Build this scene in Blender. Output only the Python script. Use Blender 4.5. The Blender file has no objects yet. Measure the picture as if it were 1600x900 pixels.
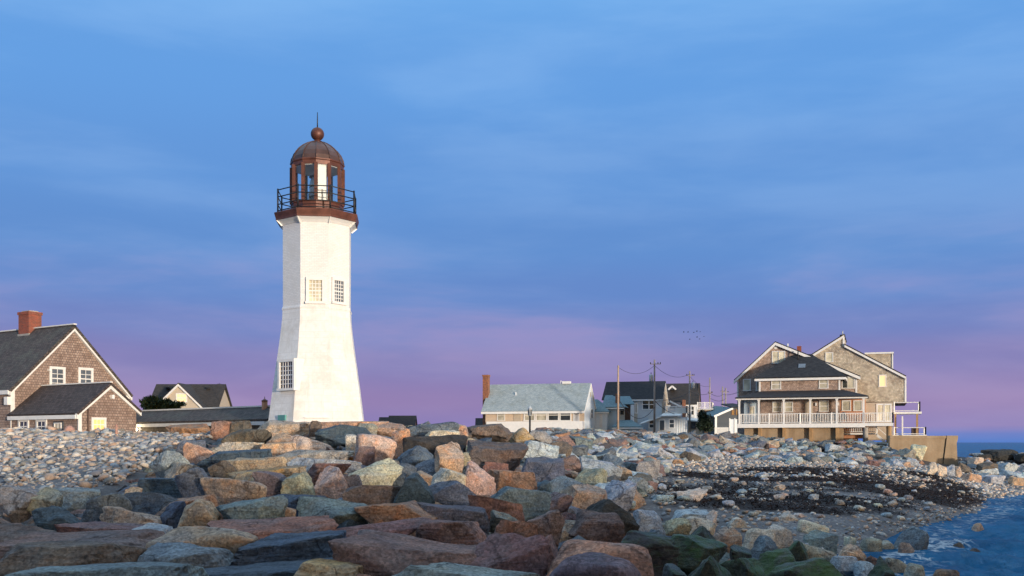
import bpy, math, random
import numpy as np
from mathutils import Vector

# ------------------------------------------------------------------ camera, sky, sun, exposure
scene = bpy.context.scene
col = scene.collection
FPX, HX, HY, CH = 1600 * 35 / 36.0, 800.0, 691.0, 3.2      # focal length in photo pixels, principal column, horizon row, eye height
R = math.radians

cam_d = bpy.data.cameras.new('camera')
cam = bpy.data.objects.new('camera', cam_d)
col.objects.link(cam)
cam.location = (0, 0, CH)
cam.rotation_euler = (R(90), 0, 0)
cam_d.lens = 35
cam_d.sensor_width = 36
cam_d.shift_y = 241 / 1600.0
cam_d.clip_end = 20000
scene.camera = cam

SUN_AZ, SUN_EL = R(36), R(2.6)           # azimuth from straight behind the camera towards the right
sdir = Vector((math.sin(SUN_AZ) * math.cos(SUN_EL), -math.cos(SUN_AZ) * math.cos(SUN_EL), math.sin(SUN_EL)))
sun_d = bpy.data.lights.new('sun', 'SUN')
sun_d.energy = 2.05
sun_d.angle = R(3.0)
sun_d.color = (1.0, 0.87, 0.72)
sun = bpy.data.objects.new('sun', sun_d)
sun.rotation_euler = sdir.to_track_quat('Z', 'Y').to_euler()
col.objects.link(sun)

def srgb(r, g, b):
    f = lambda c: (c / 12.92 if c <= 0.04045 else ((c + 0.055) / 1.055) ** 2.4)
    return (f(r / 255), f(g / 255), f(b / 255), 1)

world = bpy.data.worlds.new('World')
scene.world = world
world.use_nodes = True
wt = world.node_tree
for n in list(wt.nodes):
    wt.nodes.remove(n)

def N(t, typ, **kw):
    n = t.nodes.new(typ)
    for k, v in kw.items():
        setattr(n, k, v)
    return n

def math_node(t, op, a, b=None, c=None, clamp=False):
    n = t.nodes.new('ShaderNodeMath')
    n.operation = op
    n.use_clamp = clamp
    for i, v in enumerate((a, b, c)):
        if v is None:
            continue
        if isinstance(v, (int, float)):
            n.inputs[i].default_value = v
        else:
            t.links.new(v, n.inputs[i])
    return n.outputs[0]

def mixc(t, fac, a, b, blend='MIX'):
    n = t.nodes.new('ShaderNodeMix')
    n.data_type = 'RGBA'
    n.blend_type = blend
    n.clamp_factor = True
    for s, v in ((n.inputs['Factor'], fac), (n.inputs[6], a), (n.inputs[7], b)):
        if isinstance(v, (int, float)):
            s.default_value = v
        elif isinstance(v, (tuple, list)):
            s.default_value = tuple(v) if len(v) == 4 else (*v, 1)
        else:
            t.links.new(v, s)
    return n.outputs[2]

def ramp(t, fac, stops, interp='LINEAR'):
    n = t.nodes.new('ShaderNodeValToRGB')
    n.color_ramp.interpolation = interp
    e = n.color_ramp.elements
    while len(e) > 1:
        e.remove(e[-1])
    e[0].position = stops[0][0]
    e[0].color = stops[0][1] if len(stops[0][1]) == 4 else (*stops[0][1], 1)
    for p, c in stops[1:]:
        x = e.new(p)
        x.color = c if len(c) == 4 else (*c, 1)
    t.links.new(fac, n.inputs[0])
    return n.outputs[0]

def maprange(t, v, a, b, c=0.0, d=1.0, smooth=False):
    n = t.nodes.new('ShaderNodeMapRange')
    n.clamp = True
    if smooth:
        n.interpolation_type = 'SMOOTHSTEP'
    t.links.new(v, n.inputs[0])
    for i, x in enumerate((a, b, c, d)):
        n.inputs[i + 1].default_value = x
    return n.outputs[0]

def build_sky(t):
    tc = N(t, 'ShaderNodeTexCoord')
    sep = N(t, 'ShaderNodeSeparateXYZ')
    t.links.new(tc.outputs['Generated'], sep.inputs[0])
    z = sep.outputs[2]
    # thin horizontal cloud: noise on the direction, flattened
    mp = N(t, 'ShaderNodeMapping')
    mp.inputs['Scale'].default_value = (2.6, 2.6, 13.0)
    mp.inputs['Rotation'].default_value = (0, R(2.5), 0)
    t.links.new(tc.outputs['Generated'], mp.inputs[0])
    n1 = N(t, 'ShaderNodeTexNoise')
    n1.inputs['Scale'].default_value = 1.15
    n1.inputs['Detail'].default_value = 5
    n1.inputs['Roughness'].default_value = 0.55
    n1.inputs['Distortion'].default_value = 0.2
    t.links.new(mp.outputs[0], n1.inputs['Vector'])
    n2 = N(t, 'ShaderNodeTexNoise')
    n2.inputs['Scale'].default_value = 0.55
    n2.inputs['Detail'].default_value = 3
    t.links.new(mp.outputs[0], n2.inputs['Vector'])
    # the height at which each colour sits wavers a little with the cloud
    zz = math_node(t, 'MULTIPLY_ADD', math_node(t, 'SUBTRACT', n2.outputs[0], 0.5), 0.05, z)
    zlow = maprange(t, z, 0.0, 0.10, 0.0, 1.0)
    zmix = N(t, 'ShaderNodeMix')
    zmix.data_type = 'FLOAT'
    t.links.new(zlow, zmix.inputs[0]); t.links.new(z, zmix.inputs[2]); t.links.new(zz, zmix.inputs[3])
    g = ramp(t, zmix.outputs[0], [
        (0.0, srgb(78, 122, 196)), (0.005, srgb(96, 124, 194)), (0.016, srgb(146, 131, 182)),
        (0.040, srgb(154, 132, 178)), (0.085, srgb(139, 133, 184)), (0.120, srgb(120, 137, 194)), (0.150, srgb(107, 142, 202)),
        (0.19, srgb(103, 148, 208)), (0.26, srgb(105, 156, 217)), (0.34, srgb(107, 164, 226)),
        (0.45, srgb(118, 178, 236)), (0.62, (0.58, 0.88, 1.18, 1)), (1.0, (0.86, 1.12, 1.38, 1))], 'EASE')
    cl = maprange(t, n1.outputs[0], 0.36, 0.68, 0.0, 1.0, True)
    dark = mixc(t, 1.0, g, (0.855, 0.89, 0.945, 1), 'MULTIPLY')
    light = mixc(t, 0.08, g, srgb(190, 196, 226))
    g = mixc(t, cl, dark, light)
    pk = math_node(t, 'MULTIPLY', maprange(t, n1.outputs[0], 0.46, 0.72, 0, 0.22, True),
                   math_node(t, 'MULTIPLY', maprange(t, z, 0.05, 0.11, 0, 1, True), maprange(t, z, 0.22, 0.13, 0, 1, True)))
    g = mixc(t, pk, g, srgb(200, 140, 176))
    sky = N(t, 'ShaderNodeTexSky')
    sky.sky_type = 'NISHITA'
    sky.sun_disc = False
    sky.sun_elevation = SUN_EL
    sky.sun_rotation = R(180) - SUN_AZ
    sky.air_density = 1.0
    sky.dust_density = 1.5
    sky.ozone_density = 2.0
    dt = N(t, 'ShaderNodeVectorMath', operation='DOT_PRODUCT')
    t.links.new(tc.outputs['Generated'], dt.inputs[0])
    dt.inputs[1].default_value = (math.sin(SUN_AZ), -math.cos(SUN_AZ), 0)
    side = maprange(t, dt.outputs['Value'], -0.05, 0.70, 0, 1, True)
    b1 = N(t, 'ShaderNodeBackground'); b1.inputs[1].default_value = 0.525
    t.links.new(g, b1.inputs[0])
    b2 = N(t, 'ShaderNodeBackground'); b2.inputs[1].default_value = 0.15
    t.links.new(sky.outputs[0], b2.inputs[0])
    mx = N(t, 'ShaderNodeMixShader')
    t.links.new(side, mx.inputs[0]); t.links.new(b1.outputs[0], mx.inputs[1]); t.links.new(b2.outputs[0], mx.inputs[2])
    out = N(t, 'ShaderNodeOutputWorld')
    t.links.new(mx.outputs[0], out.inputs[0])
build_sky(wt)

scene.view_settings.view_transform = 'Standard'
scene.view_settings.look = 'None'
scene.view_settings.exposure = 1.02
scene.view_settings.gamma = 1.0
scene.view_settings.use_curve_mapping = False

# ------------------------------------------------------------------ helpers
random.seed(7)
rng = np.random.default_rng(11)

def tag(o, label=None, cat=None, group=None, kind=None):
    if label: o['label'] = label
    if cat: o['category'] = cat
    if group: o['group'] = group
    if kind: o['kind'] = kind
    return o

def empty(name, loc, label, cat, group=None):
    o = bpy.data.objects.new(name, None)
    o.empty_display_size = 0.3
    o.location = loc
    col.objects.link(o)
    return tag(o, label, cat, group)

def world_loc(o):
    v = Vector(o.location)
    while o.parent:
        o = o.parent
        v += Vector(o.location)
    return v

class MB:
    """collects polygons in world coordinates; build() links them as one mesh with metre-sized UVs"""
    def __init__(s):
        s.v, s.f, s.sm = [], [], []
    def poly(s, pts, smooth=False):
        i = len(s.v)
        s.v += [tuple(p) for p in pts]
        s.f.append(tuple(range(i, i + len(pts)))); s.sm.append(smooth)
    def raw(s, verts, faces, smooth=False):
        i = len(s.v)
        s.v += [tuple(p) for p in verts]
        for f in faces:
            s.f.append(tuple(i + k for k in f)); s.sm.append(smooth)
    def hexa(s, a):   # 8 corners: bottom 4 (ccw from above), top 4
        s.raw(a, [(0, 3, 2, 1), (4, 5, 6, 7), (0, 1, 5, 4), (1, 2, 6, 5), (2, 3, 7, 6), (3, 0, 4, 7)])
    def box(s, x0, x1, y0, y1, z0, z1):
        s.hexa([(x0, y0, z0), (x1, y0, z0), (x1, y1, z0), (x0, y1, z0), (x0, y0, z1), (x1, y0, z1), (x1, y1, z1), (x0, y1, z1)])
    def fbox(s, F, u0, u1, n0, n1, z0, z1):    # n outwards
        P = F.p
        s.hexa([P(u0, n1, z0), P(u1, n1, z0), P(u1, n0, z0), P(u0, n0, z0), P(u0, n1, z1), P(u1, n1, z1), P(u1, n0, z1), P(u0, n0, z1)])
    def fprism(s, F, uz, n0, n1):              # polygon in the wall plane (ccw seen from outside), from n0 (inner) to n1 (outer)
        a = [F.p(u, n1, z) for u, z in uz]
        b = [F.p(u, n0, z) for u, z in uz]
        k = len(uz)
        s.raw(a + b, [tuple(range(k)), tuple(range(2 * k - 1, k - 1, -1))] + [(i, k + i, k + (i + 1) % k, (i + 1) % k) for i in range(k)])
    def slab(s, q, th):                        # 4 top corners ccw seen from above / outside, thickened inwards
        q = [Vector(p) for p in q]
        n = (q[1] - q[0]).cross(q[2] - q[0]).normalized()
        lo = [p - n * th for p in q]
        k = len(q)
        s.raw([tuple(p) for p in lo + q], [tuple(range(k - 1, -1, -1)), tuple(range(k, 2 * k))] + [(i, (i + 1) % k, k + (i + 1) % k, k + i) for i in range(k)])
    def bar(s, a, b, w, h=None):
        a, b = Vector(a), Vector(b)
        h = h or w
        d = (b - a).normalized()
        up = Vector((0, 0, 1)) if abs(d.z) < 0.95 else Vector((1, 0, 0))
        sx = d.cross(up).normalized() * (w / 2)
        sy = sx.cross(d).normalized() * (h / 2)
        c = []
        for p in (a, b):
            c += [p - sx - sy, p + sx - sy, p + sx + sy, p - sx + sy]
        s.raw([tuple(p) for p in c], [(3, 2, 1, 0), (4, 5, 6, 7), (0, 1, 5, 4), (1, 2, 6, 5), (2, 3, 7, 6), (3, 0, 4, 7)])
    def tube(s, pts, rad, n=8, cap=True):
        pts = [Vector(p) for p in pts]
        rads = rad if isinstance(rad, (list, tuple)) else [rad] * len(pts)
        vs, fs = [], []
        for i, p in enumerate(pts):
            d = (pts[min(i + 1, len(pts) - 1)] - pts[max(i - 1, 0)]).normalized()
            up = Vector((0, 0, 1)) if abs(d.z) < 0.9 else Vector((1, 0, 0))
            sx = d.cross(up).normalized()
            sy = sx.cross(d).normalized()
            for k in range(n):
                a = 2 * math.pi * k / n
                vs.append(tuple(p + (sx * math.cos(a) + sy * math.sin(a)) * rads[i]))
        for i in range(len(pts) - 1):
            for k in range(n):
                fs.append((i * n + k, i * n + (k + 1) % n, (i + 1) * n + (k + 1) % n, (i + 1) * n + k))
        if cap:
            fs.append(tuple(range(n - 1, -1, -1)))
            fs.append(tuple(range((len(pts) - 1) * n, len(pts) * n)))
        s.raw(vs, fs, True)
    def lathe(s, cx, cy, prof, n=16, rot=0.0, smooth=True):   # prof: (radius, z) bottom to top
        vs, fs = [], []
        for r, z in prof:
            for k in range(n):
                a = rot + 2 * math.pi * k / n
                vs.append((cx + r * math.cos(a), cy + r * math.sin(a), z))
        for i in range(len(prof) - 1):
            for k in range(n):
                fs.append((i * n + k, i * n + (k + 1) % n, (i + 1) * n + (k + 1) % n, (i + 1) * n + k))
        fs.append(tuple(range(n - 1, -1, -1)))
        fs.append(tuple(range((len(prof) - 1) * n, len(prof) * n)))
        s.raw(vs, fs, smooth)
    def build(s, name, m, parent=None, kind=None):
        me = bpy.data.meshes.new(name)
        o = bpy.data.objects.new(name, me)
        base = world_loc(parent) if parent else Vector((0, 0, 0))
        if not parent:
            a = np.array(s.v)
            base = Vector((a[:, 0].mean(), a[:, 1].mean(), a[:, 2].min()))
            o.location = base
        me.from_pydata([(x - base.x, y - base.y, z - base.z) for x, y, z in s.v], [], s.f)
        me.update()
        uv = me.uv_layers.new(name='UVMap')
        co = s.v
        for p in me.polygons:
            n = p.normal
            if abs(n.z) > 0.985:
                t, b = Vector((1, 0, 0)), Vector((0, 1, 0))
            else:
                t = Vector((-n.y, n.x, 0)).normalized()
                b = n.cross(t)
            for li in p.loop_indices:
                w = Vector(co[me.loops[li].vertex_index])
                uv.data[li].uv = (w.dot(t), w.dot(b))
            p.use_smooth = s.sm[p.index]
        me.materials.append(m)
        if parent:
            o.parent = parent
        col.objects.link(o)
        if kind: o['kind'] = kind
        return o

class Frame:
    """a vertical wall plane: origin (x, y), direction ex along it; the outside is to the right of ex (towards the camera for ex=+x)"""
    def __init__(s, ox, oy, dx, dy):
        l = math.hypot(dx, dy)
        s.o, s.d = (ox, oy), (dx / l, dy / l)
        s.n = (s.d[1], -s.d[0])
    def p(s, u, n, z):
        return (s.o[0] + s.d[0] * u + s.n[0] * n, s.o[1] + s.d[1] * u + s.n[1] * n, z)
    def u(s, px):
        r = (px - HX) / FPX
        return (r * s.o[1] - s.o[0]) / (s.d[0] - r * s.d[1])
    def Y(s, u):
        return s.o[1] + s.d[1] * u
    def z(s, py, u):
        return CH + (HY - py) * s.Y(u) / FPX
    def rect(s, x0, y0, x1, y1):
        u0, u1 = s.u(x0), s.u(x1)
        um = (u0 + u1) / 2
        return u0, u1, s.z(y1, um), s.z(y0, um)
    def off(s, n):
        q = s.p(0, n, 0)
        return Frame(q[0], q[1], *s.d)
    def side(s, u):                             # the frame turned the corner at u: a wall running inwards, facing +ex
        q = s.p(u, 0, 0)
        return Frame(q[0], q[1], -s.n[0], -s.n[1])

def pt(px, py, Y):
    return ((px - HX) / FPX * Y, Y, CH + (HY - py) * Y / FPX)

# ------------------------------------------------------------------ materials
def new_mat(name):
    m = bpy.data.materials.new(name)
    m.use_nodes = True
    t = m.node_tree
    for n in list(t.nodes):
        t.nodes.remove(n)
    out = N(t, 'ShaderNodeOutputMaterial')
    b = N(t, 'ShaderNodeBsdfPrincipled')
    t.links.new(b.outputs[0], out.inputs[0])
    return m, t, b

def noise(t, vec, scale, detail=4, rough=0.55, dist=0.0):
    n = N(t, 'ShaderNodeTexNoise')
    n.inputs['Scale'].default_value = scale
    n.inputs['Detail'].default_value = detail
    n.inputs['Roughness'].default_value = rough
    n.inputs['Distortion'].default_value = dist
    if vec is not None:
        t.links.new(vec, n.inputs['Vector'])
    return n.outputs[0]

def bump(t, h, strength, dist, prev=None):
    n = N(t, 'ShaderNodeBump')
    n.inputs['Strength'].default_value = strength
    n.inputs['Distance'].default_value = dist
    t.links.new(h, n.inputs['Height'])
    if prev is not None:
        t.links.new(prev, n.inputs['Normal'])
    return n.outputs[0]

def plain(name, c, rough=0.6, var=0.15, metal=0.0, vscale=3.0):
    m, t, b = new_mat(name)
    g = N(t, 'ShaderNodeNewGeometry')
    n = noise(t, g.outputs['Position'], vscale, 6, 0.65)
    f = maprange(t, n, 0.3, 0.7, 1 - var, 1 + var * 0.6)
    cc = N(t, 'ShaderNodeVectorMath', operation='SCALE')
    cc.inputs[0].default_value = c[:3]
    t.links.new(f, cc.inputs['Scale'])
    t.links.new(cc.outputs[0], b.inputs['Base Color'])
    b.inputs['Roughness'].default_value = rough
    b.inputs['Metallic'].default_value = metal
    t.links.new(bump(t, noise(t, g.outputs['Position'], 25, 4), 0.15, 0.02), b.inputs['Normal'])
    return m

def coursed(name, c1, c2, mortar, w, h, ms=0.012, rough=0.8, bstr=0.5, stain=None, stain_amt=0.4, var=0.25, bd=0.02, offset=0.5, streak=None):
    """shingles, bricks or clapboards: brick pattern on metre UVs with a colour for each piece, wear and relief"""
    m, t, b = new_mat(name)
    tc = N(t, 'ShaderNodeTexCoord')
    br = N(t, 'ShaderNodeTexBrick')
    br.offset = offset
    br.inputs['Color1'].default_value = (0, 0, 0, 1)
    br.inputs['Color2'].default_value = (1, 1, 1, 1)
    br.inputs['Mortar'].default_value = (0.5, 0.5, 0.5, 1)
    br.inputs['Scale'].default_value = 1.0
    br.inputs['Mortar Size'].default_value = ms
    br.inputs['Mortar Smooth'].default_value = 0.3
    br.inputs['Brick Width'].default_value = w
    br.inputs['Row Height'].default_value = h
    wob = N(t, 'ShaderNodeVectorMath', operation='MULTIPLY_ADD')
    nn = N(t, 'ShaderNodeTexNoise'); nn.inputs['Scale'].default_value = 1.5
    t.links.new(tc.outputs['UV'], nn.inputs['Vector'])
    t.links.new(nn.outputs['Color'], wob.inputs[0])
    wob.inputs[1].default_value = (0.03, 0.03, 0)
    t.links.new(tc.outputs['UV'], wob.inputs[2])
    t.links.new(wob.outputs[0], br.inputs['Vector'])
    rnd = N(t, 'ShaderNodeRGBToBW'); t.links.new(br.outputs['Color'], rnd.inputs[0])
    cc = mixc(t, rnd.outputs[0], c1, c2)
    g = N(t, 'ShaderNodeNewGeometry')
    n = noise(t, g.outputs['Position'], 0.9, 6, 0.65)
    if stain:
        cc = mixc(t, maprange(t, n, 0.45, 0.7, 0, stain_amt, True), cc, stain)
    if streak:
        mp = N(t, 'ShaderNodeMapping'); mp.inputs['Scale'].default_value = (2.6, 2.6, 0.16)
        t.links.new(g.outputs['Position'], mp.inputs[0])
        sn = noise(t, mp.outputs[0], 1.0, 6, 0.65, 0.3)
        cc = mixc(t, maprange(t, sn, 0.54, 0.76, 0, 0.42, True), cc, streak)
    v = maprange(t, noise(t, g.outputs['Position'], 5.0, 6, 0.7), 0.3, 0.7, 1 - var, 1 + var)
    sc = N(t, 'ShaderNodeVectorMath', operation='SCALE')
    t.links.new(cc, sc.inputs[0]); t.links.new(v, sc.inputs['Scale'])
    cc = mixc(t, br.outputs['Fac'], sc.outputs[0], mortar)
    t.links.new(cc, b.inputs['Base Color'])
    b.inputs['Roughness'].default_value = rough
    hgt = math_node(t, 'MULTIPLY_ADD', rnd.outputs[0], 0.35, math_node(t, 'SUBTRACT', 1.0, br.outputs['Fac']))
    nb = bump(t, hgt, bstr, bd)
    nb = bump(t, noise(t, g.outputs['Position'], 18, 5), 0.2, 0.02, nb)
    t.links.new(nb, b.inputs['Normal'])
    return m

def glass_pane(name, c=(0.02, 0.025, 0.03), rough=0.06, spec=0.8, emit=None, es=0.0):
    m, t, b = new_mat(name)
    g = N(t, 'ShaderNodeNewGeometry')
    n = noise(t, g.outputs['Position'], 1.3, 3)
    cc = mixc(t, maprange(t, n, 0.35, 0.65), c, tuple(min(1, x * 1.8 + 0.01) for x in c))
    t.links.new(cc, b.inputs['Base Color'])
    b.inputs['Roughness'].default_value = rough
    b.inputs['Specular IOR Level'].default_value = spec
    t.links.new(bump(t, noise(t, g.outputs['Position'], 2.5, 2), 0.12, 0.02), b.inputs['Normal'])
    if emit:
        t.links.new(mixc(t, maprange(t, n, 0.35, 0.7), emit, tuple(x * 0.45 for x in emit)), b.inputs['Emission Color'])
        b.inputs['Emission Strength'].default_value = es
    return m

def clear_glass(name):
    m, t, b = new_mat(name)
    out = [n for n in t.nodes if n.type == 'OUTPUT_MATERIAL'][0]
    tr = N(t, 'ShaderNodeBsdfTransparent'); tr.inputs[0].default_value = (0.975, 0.985, 0.985, 1)
    gl = N(t, 'ShaderNodeBsdfGlossy'); gl.inputs['Roughness'].default_value = 0.03
    fr = N(t, 'ShaderNodeLayerWeight'); fr.inputs[0].default_value = 0.25
    mx = N(t, 'ShaderNodeMixShader')
    t.links.new(math_node(t, 'MULTIPLY_ADD', math_node(t, 'POWER', fr.outputs['Facing'], 3.0), 0.5, 0.05, clamp=True), mx.inputs[0])
    t.links.new(tr.outputs[0], mx.inputs[1]); t.links.new(gl.outputs[0], mx.inputs[2])
    t.links.new(mx.outputs[0], out.inputs[0])
    return m

M = {}
M['white'] = plain('white_paint', (0.78, 0.77, 0.74), 0.55, 0.08)
M['trim'] = plain('trim_paint', (0.72, 0.71, 0.68), 0.55, 0.10)
M['tower'] = coursed('painted_brick', (0.80, 0.79, 0.77), (0.72, 0.71, 0.69), (0.64, 0.63, 0.615), 0.24, 0.085, 0.012, 0.6, 0.30, (0.62, 0.60, 0.55), 0.45, 0.06, 0.012, streak=(0.52, 0.47, 0.40))
M['tower_low'] = coursed('painted_granite', (0.80, 0.79, 0.77), (0.74, 0.73, 0.705), (0.65, 0.64, 0.62), 0.95, 0.36, 0.012, 0.6, 0.30, (0.58, 0.55, 0.49), 0.55, 0.08, 0.02, streak=(0.50, 0.45, 0.38))
M['copper'] = plain('weathered_copper', (0.135, 0.050, 0.033), 0.5, 0.45, 0.25, 2.0)
M['copper_dark'] = plain('dark_copper_roof', (0.105, 0.058, 0.048), 0.45, 0.45, 0.3, 1.5)
M['iron'] = plain('black_iron', (0.012, 0.013, 0.015), 0.5, 0.2)
M['brick'] = coursed('red_brick', (0.36, 0.075, 0.035), (0.22, 0.05, 0.028), (0.20, 0.13, 0.10), 0.21, 0.075, 0.011, 0.85, 0.6, (0.10, 0.05, 0.035), 0.5)
M['brick_old'] = coursed('sooty_brick', (0.40, 0.13, 0.05), (0.20, 0.08, 0.045), (0.22, 0.15, 0.11), 0.21, 0.075, 0.012, 0.85, 0.6, (0.05, 0.035, 0.03), 0.7)
M['shingle'] = coursed('brown_wall_shingles', (0.235, 0.165, 0.135), (0.37, 0.275, 0.225), (0.075, 0.055, 0.047), 0.16, 0.145, 0.010, 0.85, 0.7, (0.17, 0.11, 0.085), 0.6, 0.25)
M['shingle_grey'] = coursed('grey_wall_shingles', (0.125, 0.105, 0.085), (0.205, 0.17, 0.135), (0.055, 0.045, 0.038), 0.17, 0.145, 0.010, 0.85, 0.7, (0.10, 0.085, 0.068), 0.6, 0.25)
M['shingle_big'] = coursed('weathered_cedar_shingles', (0.31, 0.22, 0.175), (0.47, 0.355, 0.29), (0.12, 0.09, 0.075), 0.18, 0.15, 0.010, 0.85, 0.7, (0.13, 0.095, 0.08), 0.7, 0.35)
M['shingle_pale'] = coursed('bleached_cedar_shingles', (0.47, 0.40, 0.30), (0.63, 0.55, 0.43), (0.14, 0.11, 0.09), 0.18, 0.15, 0.010, 0.85, 0.7, (0.24, 0.19, 0.155), 0.8, 0.4)
M['roof_dark'] = coursed('dark_roof_shingles', (0.038, 0.027, 0.026), (0.085, 0.062, 0.058), (0.010, 0.008, 0.008), 0.20, 0.16, 0.010, 0.85, 0.7, (0.075, 0.06, 0.055), 0.5, 0.3)
M['roof_mossy'] = coursed('mossy_roof_shingles', (0.045, 0.036, 0.033), (0.10, 0.078, 0.070), (0.012, 0.010, 0.010), 0.20, 0.16, 0.010, 0.85, 0.7, (0.105, 0.105, 0.085), 0.8, 0.3)
M['roof_black'] = coursed('black_asphalt_roof', (0.014, 0.016, 0.022), (0.034, 0.036, 0.042), (0.009, 0.009, 0.011), 0.30, 0.15, 0.010, 0.9, 0.5, None, 0, 0.25)
M['roof_brownblack'] = coursed('brown_black_asphalt_roof', (0.028, 0.025, 0.025), (0.050, 0.044, 0.042), (0.015, 0.014, 0.014), 0.30, 0.15, 0.010, 0.9, 0.5, None, 0, 0.25)
M['roof_blue'] = coursed('blue_grey_roof', (0.29, 0.34, 0.355), (0.39, 0.435, 0.435), (0.17, 0.21, 0.225), 0.30, 0.15, 0.010, 0.9, 0.5, (0.20, 0.21, 0.15), 0.35, 0.2)
M['roof_teal'] = coursed('teal_roof', (0.13, 0.21, 0.245), (0.18, 0.27, 0.30), (0.08, 0.13, 0.15), 0.30, 0.15, 0.010, 0.9, 0.5, None, 0, 0.2)
M['clap_peach'] = coursed('peach_clapboard', (0.62, 0.49, 0.36), (0.60, 0.465, 0.34), (0.42, 0.32, 0.23), 6.0, 0.12, 0.010, 0.6, 0.5, None, 0, 0.05)
M['clap_white'] = coursed('pale_blue_clapboard', (0.72, 0.78, 0.82), (0.70, 0.76, 0.80), (0.50, 0.56, 0.61), 6.0, 0.12, 0.010, 0.6, 0.5, None, 0, 0.05)
M['clap_blue'] = coursed('blue_clapboard', (0.43, 0.53, 0.60), (0.40, 0.50, 0.57), (0.26, 0.33, 0.39), 6.0, 0.12, 0.012, 0.6, 0.5, None, 0, 0.06)
M['clap_grey'] = coursed('grey_blue_clapboard', (0.58, 0.61, 0.63), (0.55, 0.58, 0.60), (0.37, 0.40, 0.42), 6.0, 0.12, 0.012, 0.6, 0.5, None, 0, 0.06)
M['clap_dark'] = coursed('dark_slate_clapboard', (0.07, 0.085, 0.105), (0.06, 0.075, 0.095), (0.03, 0.04, 0.05), 6.0, 0.12, 0.012, 0.7, 0.5, None, 0, 0.08)
M['beige'] = plain('beige_siding', (0.47, 0.40, 0.31), 0.7, 0.12)
M['brownwall'] = plain('brown_siding', (0.12, 0.075, 0.06), 0.75, 0.2)
M['orange_wall'] = plain('orange_brown_siding', (0.46, 0.21, 0.11), 0.7, 0.15)
M['pane'] = glass_pane('dark_window_glass')
M['pane_blue'] = glass_pane('bluish_window_glass', (0.06, 0.075, 0.10), 0.08, 0.9)
M['pane_curtain'] = glass_pane('curtained_window_glass', (0.30, 0.28, 0.22), 0.25, 0.6)
M['pane_cream'] = glass_pane('cream_blind_window_glass', (0.46, 0.42, 0.31), 0.25, 0.6)
M['pane_lit'] = glass_pane('lit_window_glass', (0.3, 0.2, 0.1), 0.3, 0.4, (1.0, 0.50, 0.13, 1), 0.75)
M['pane_warm'] = glass_pane('lit_and_sun_reflection_glass', (0.4, 0.3, 0.18), 0.3, 0.4, (1.0, 0.62, 0.28, 1), 0.55)  # glow: lamplight in the grey house gable, imitated sun reflection on the porch house
M['glass'] = clear_glass('clear_lantern_glass')
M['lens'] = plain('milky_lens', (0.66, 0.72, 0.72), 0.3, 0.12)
M['wood_pole'] = plain('weathered_pole_wood', (0.42, 0.30, 0.22), 0.9, 0.35, 0, 1.2)
M['wood_pole_grey'] = plain('grey_pole_wood', (0.33, 0.28, 0.245), 0.9, 0.35, 0, 1.2)
M['wire'] = plain('black_wire', (0.03, 0.025, 0.03), 0.7, 0.1)
M['zinc'] = plain('grey_transformer_steel', (0.42, 0.46, 0.49), 0.5, 0.15)
M['timber'] = plain('tan_timber', (0.40, 0.25, 0.12), 0.8, 0.3, 0, 1.0)
M['concrete'] = plain('grey_concrete', (0.36, 0.34, 0.31), 0.85, 0.25, 0, 2.0)
M['teal_paint'] = plain('teal_metal_plate', (0.10, 0.30, 0.29), 0.6, 0.15)
M['lamp_glow'] = glass_pane('glowing_lamp', (0.8, 0.8, 0.7), 0.3, 0.4, (1.0, 0.88, 0.62, 1), 7.0)
M['pinkstone'] = plain('pink_granite', (0.42, 0.24, 0.19), 0.85, 0.25, 0, 6.0)

def wall_retaining():
    m, t, b = new_mat('stained_brown_concrete')
    g = N(t, 'ShaderNodeNewGeometry')
    n = noise(t, g.outputs['Position'], 0.8, 8, 0.65)
    mp = N(t, 'ShaderNodeMapping'); mp.inputs['Scale'].default_value = (1.6, 1.6, 0.18)
    t.links.new(g.outputs['Position'], mp.inputs[0])
    st = noise(t, mp.outputs[0], 1.0, 5, 0.6)
    c = mixc(t, maprange(t, n, 0.3, 0.7), (0.27, 0.19, 0.112), (0.39, 0.295, 0.195))
    c = mixc(t, maprange(t, st, 0.5, 0.75, 0, 0.6), c, (0.19, 0.12, 0.06))
    t.links.new(c, b.inputs['Base Color'])
    b.inputs['Roughness'].default_value = 0.9
    t.links.new(bump(t, noise(t, g.outputs['Position'], 5, 8, 0.7), 0.4, 0.06), b.inputs['Normal'])
    return m
M['retaining'] = wall_retaining()

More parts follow.
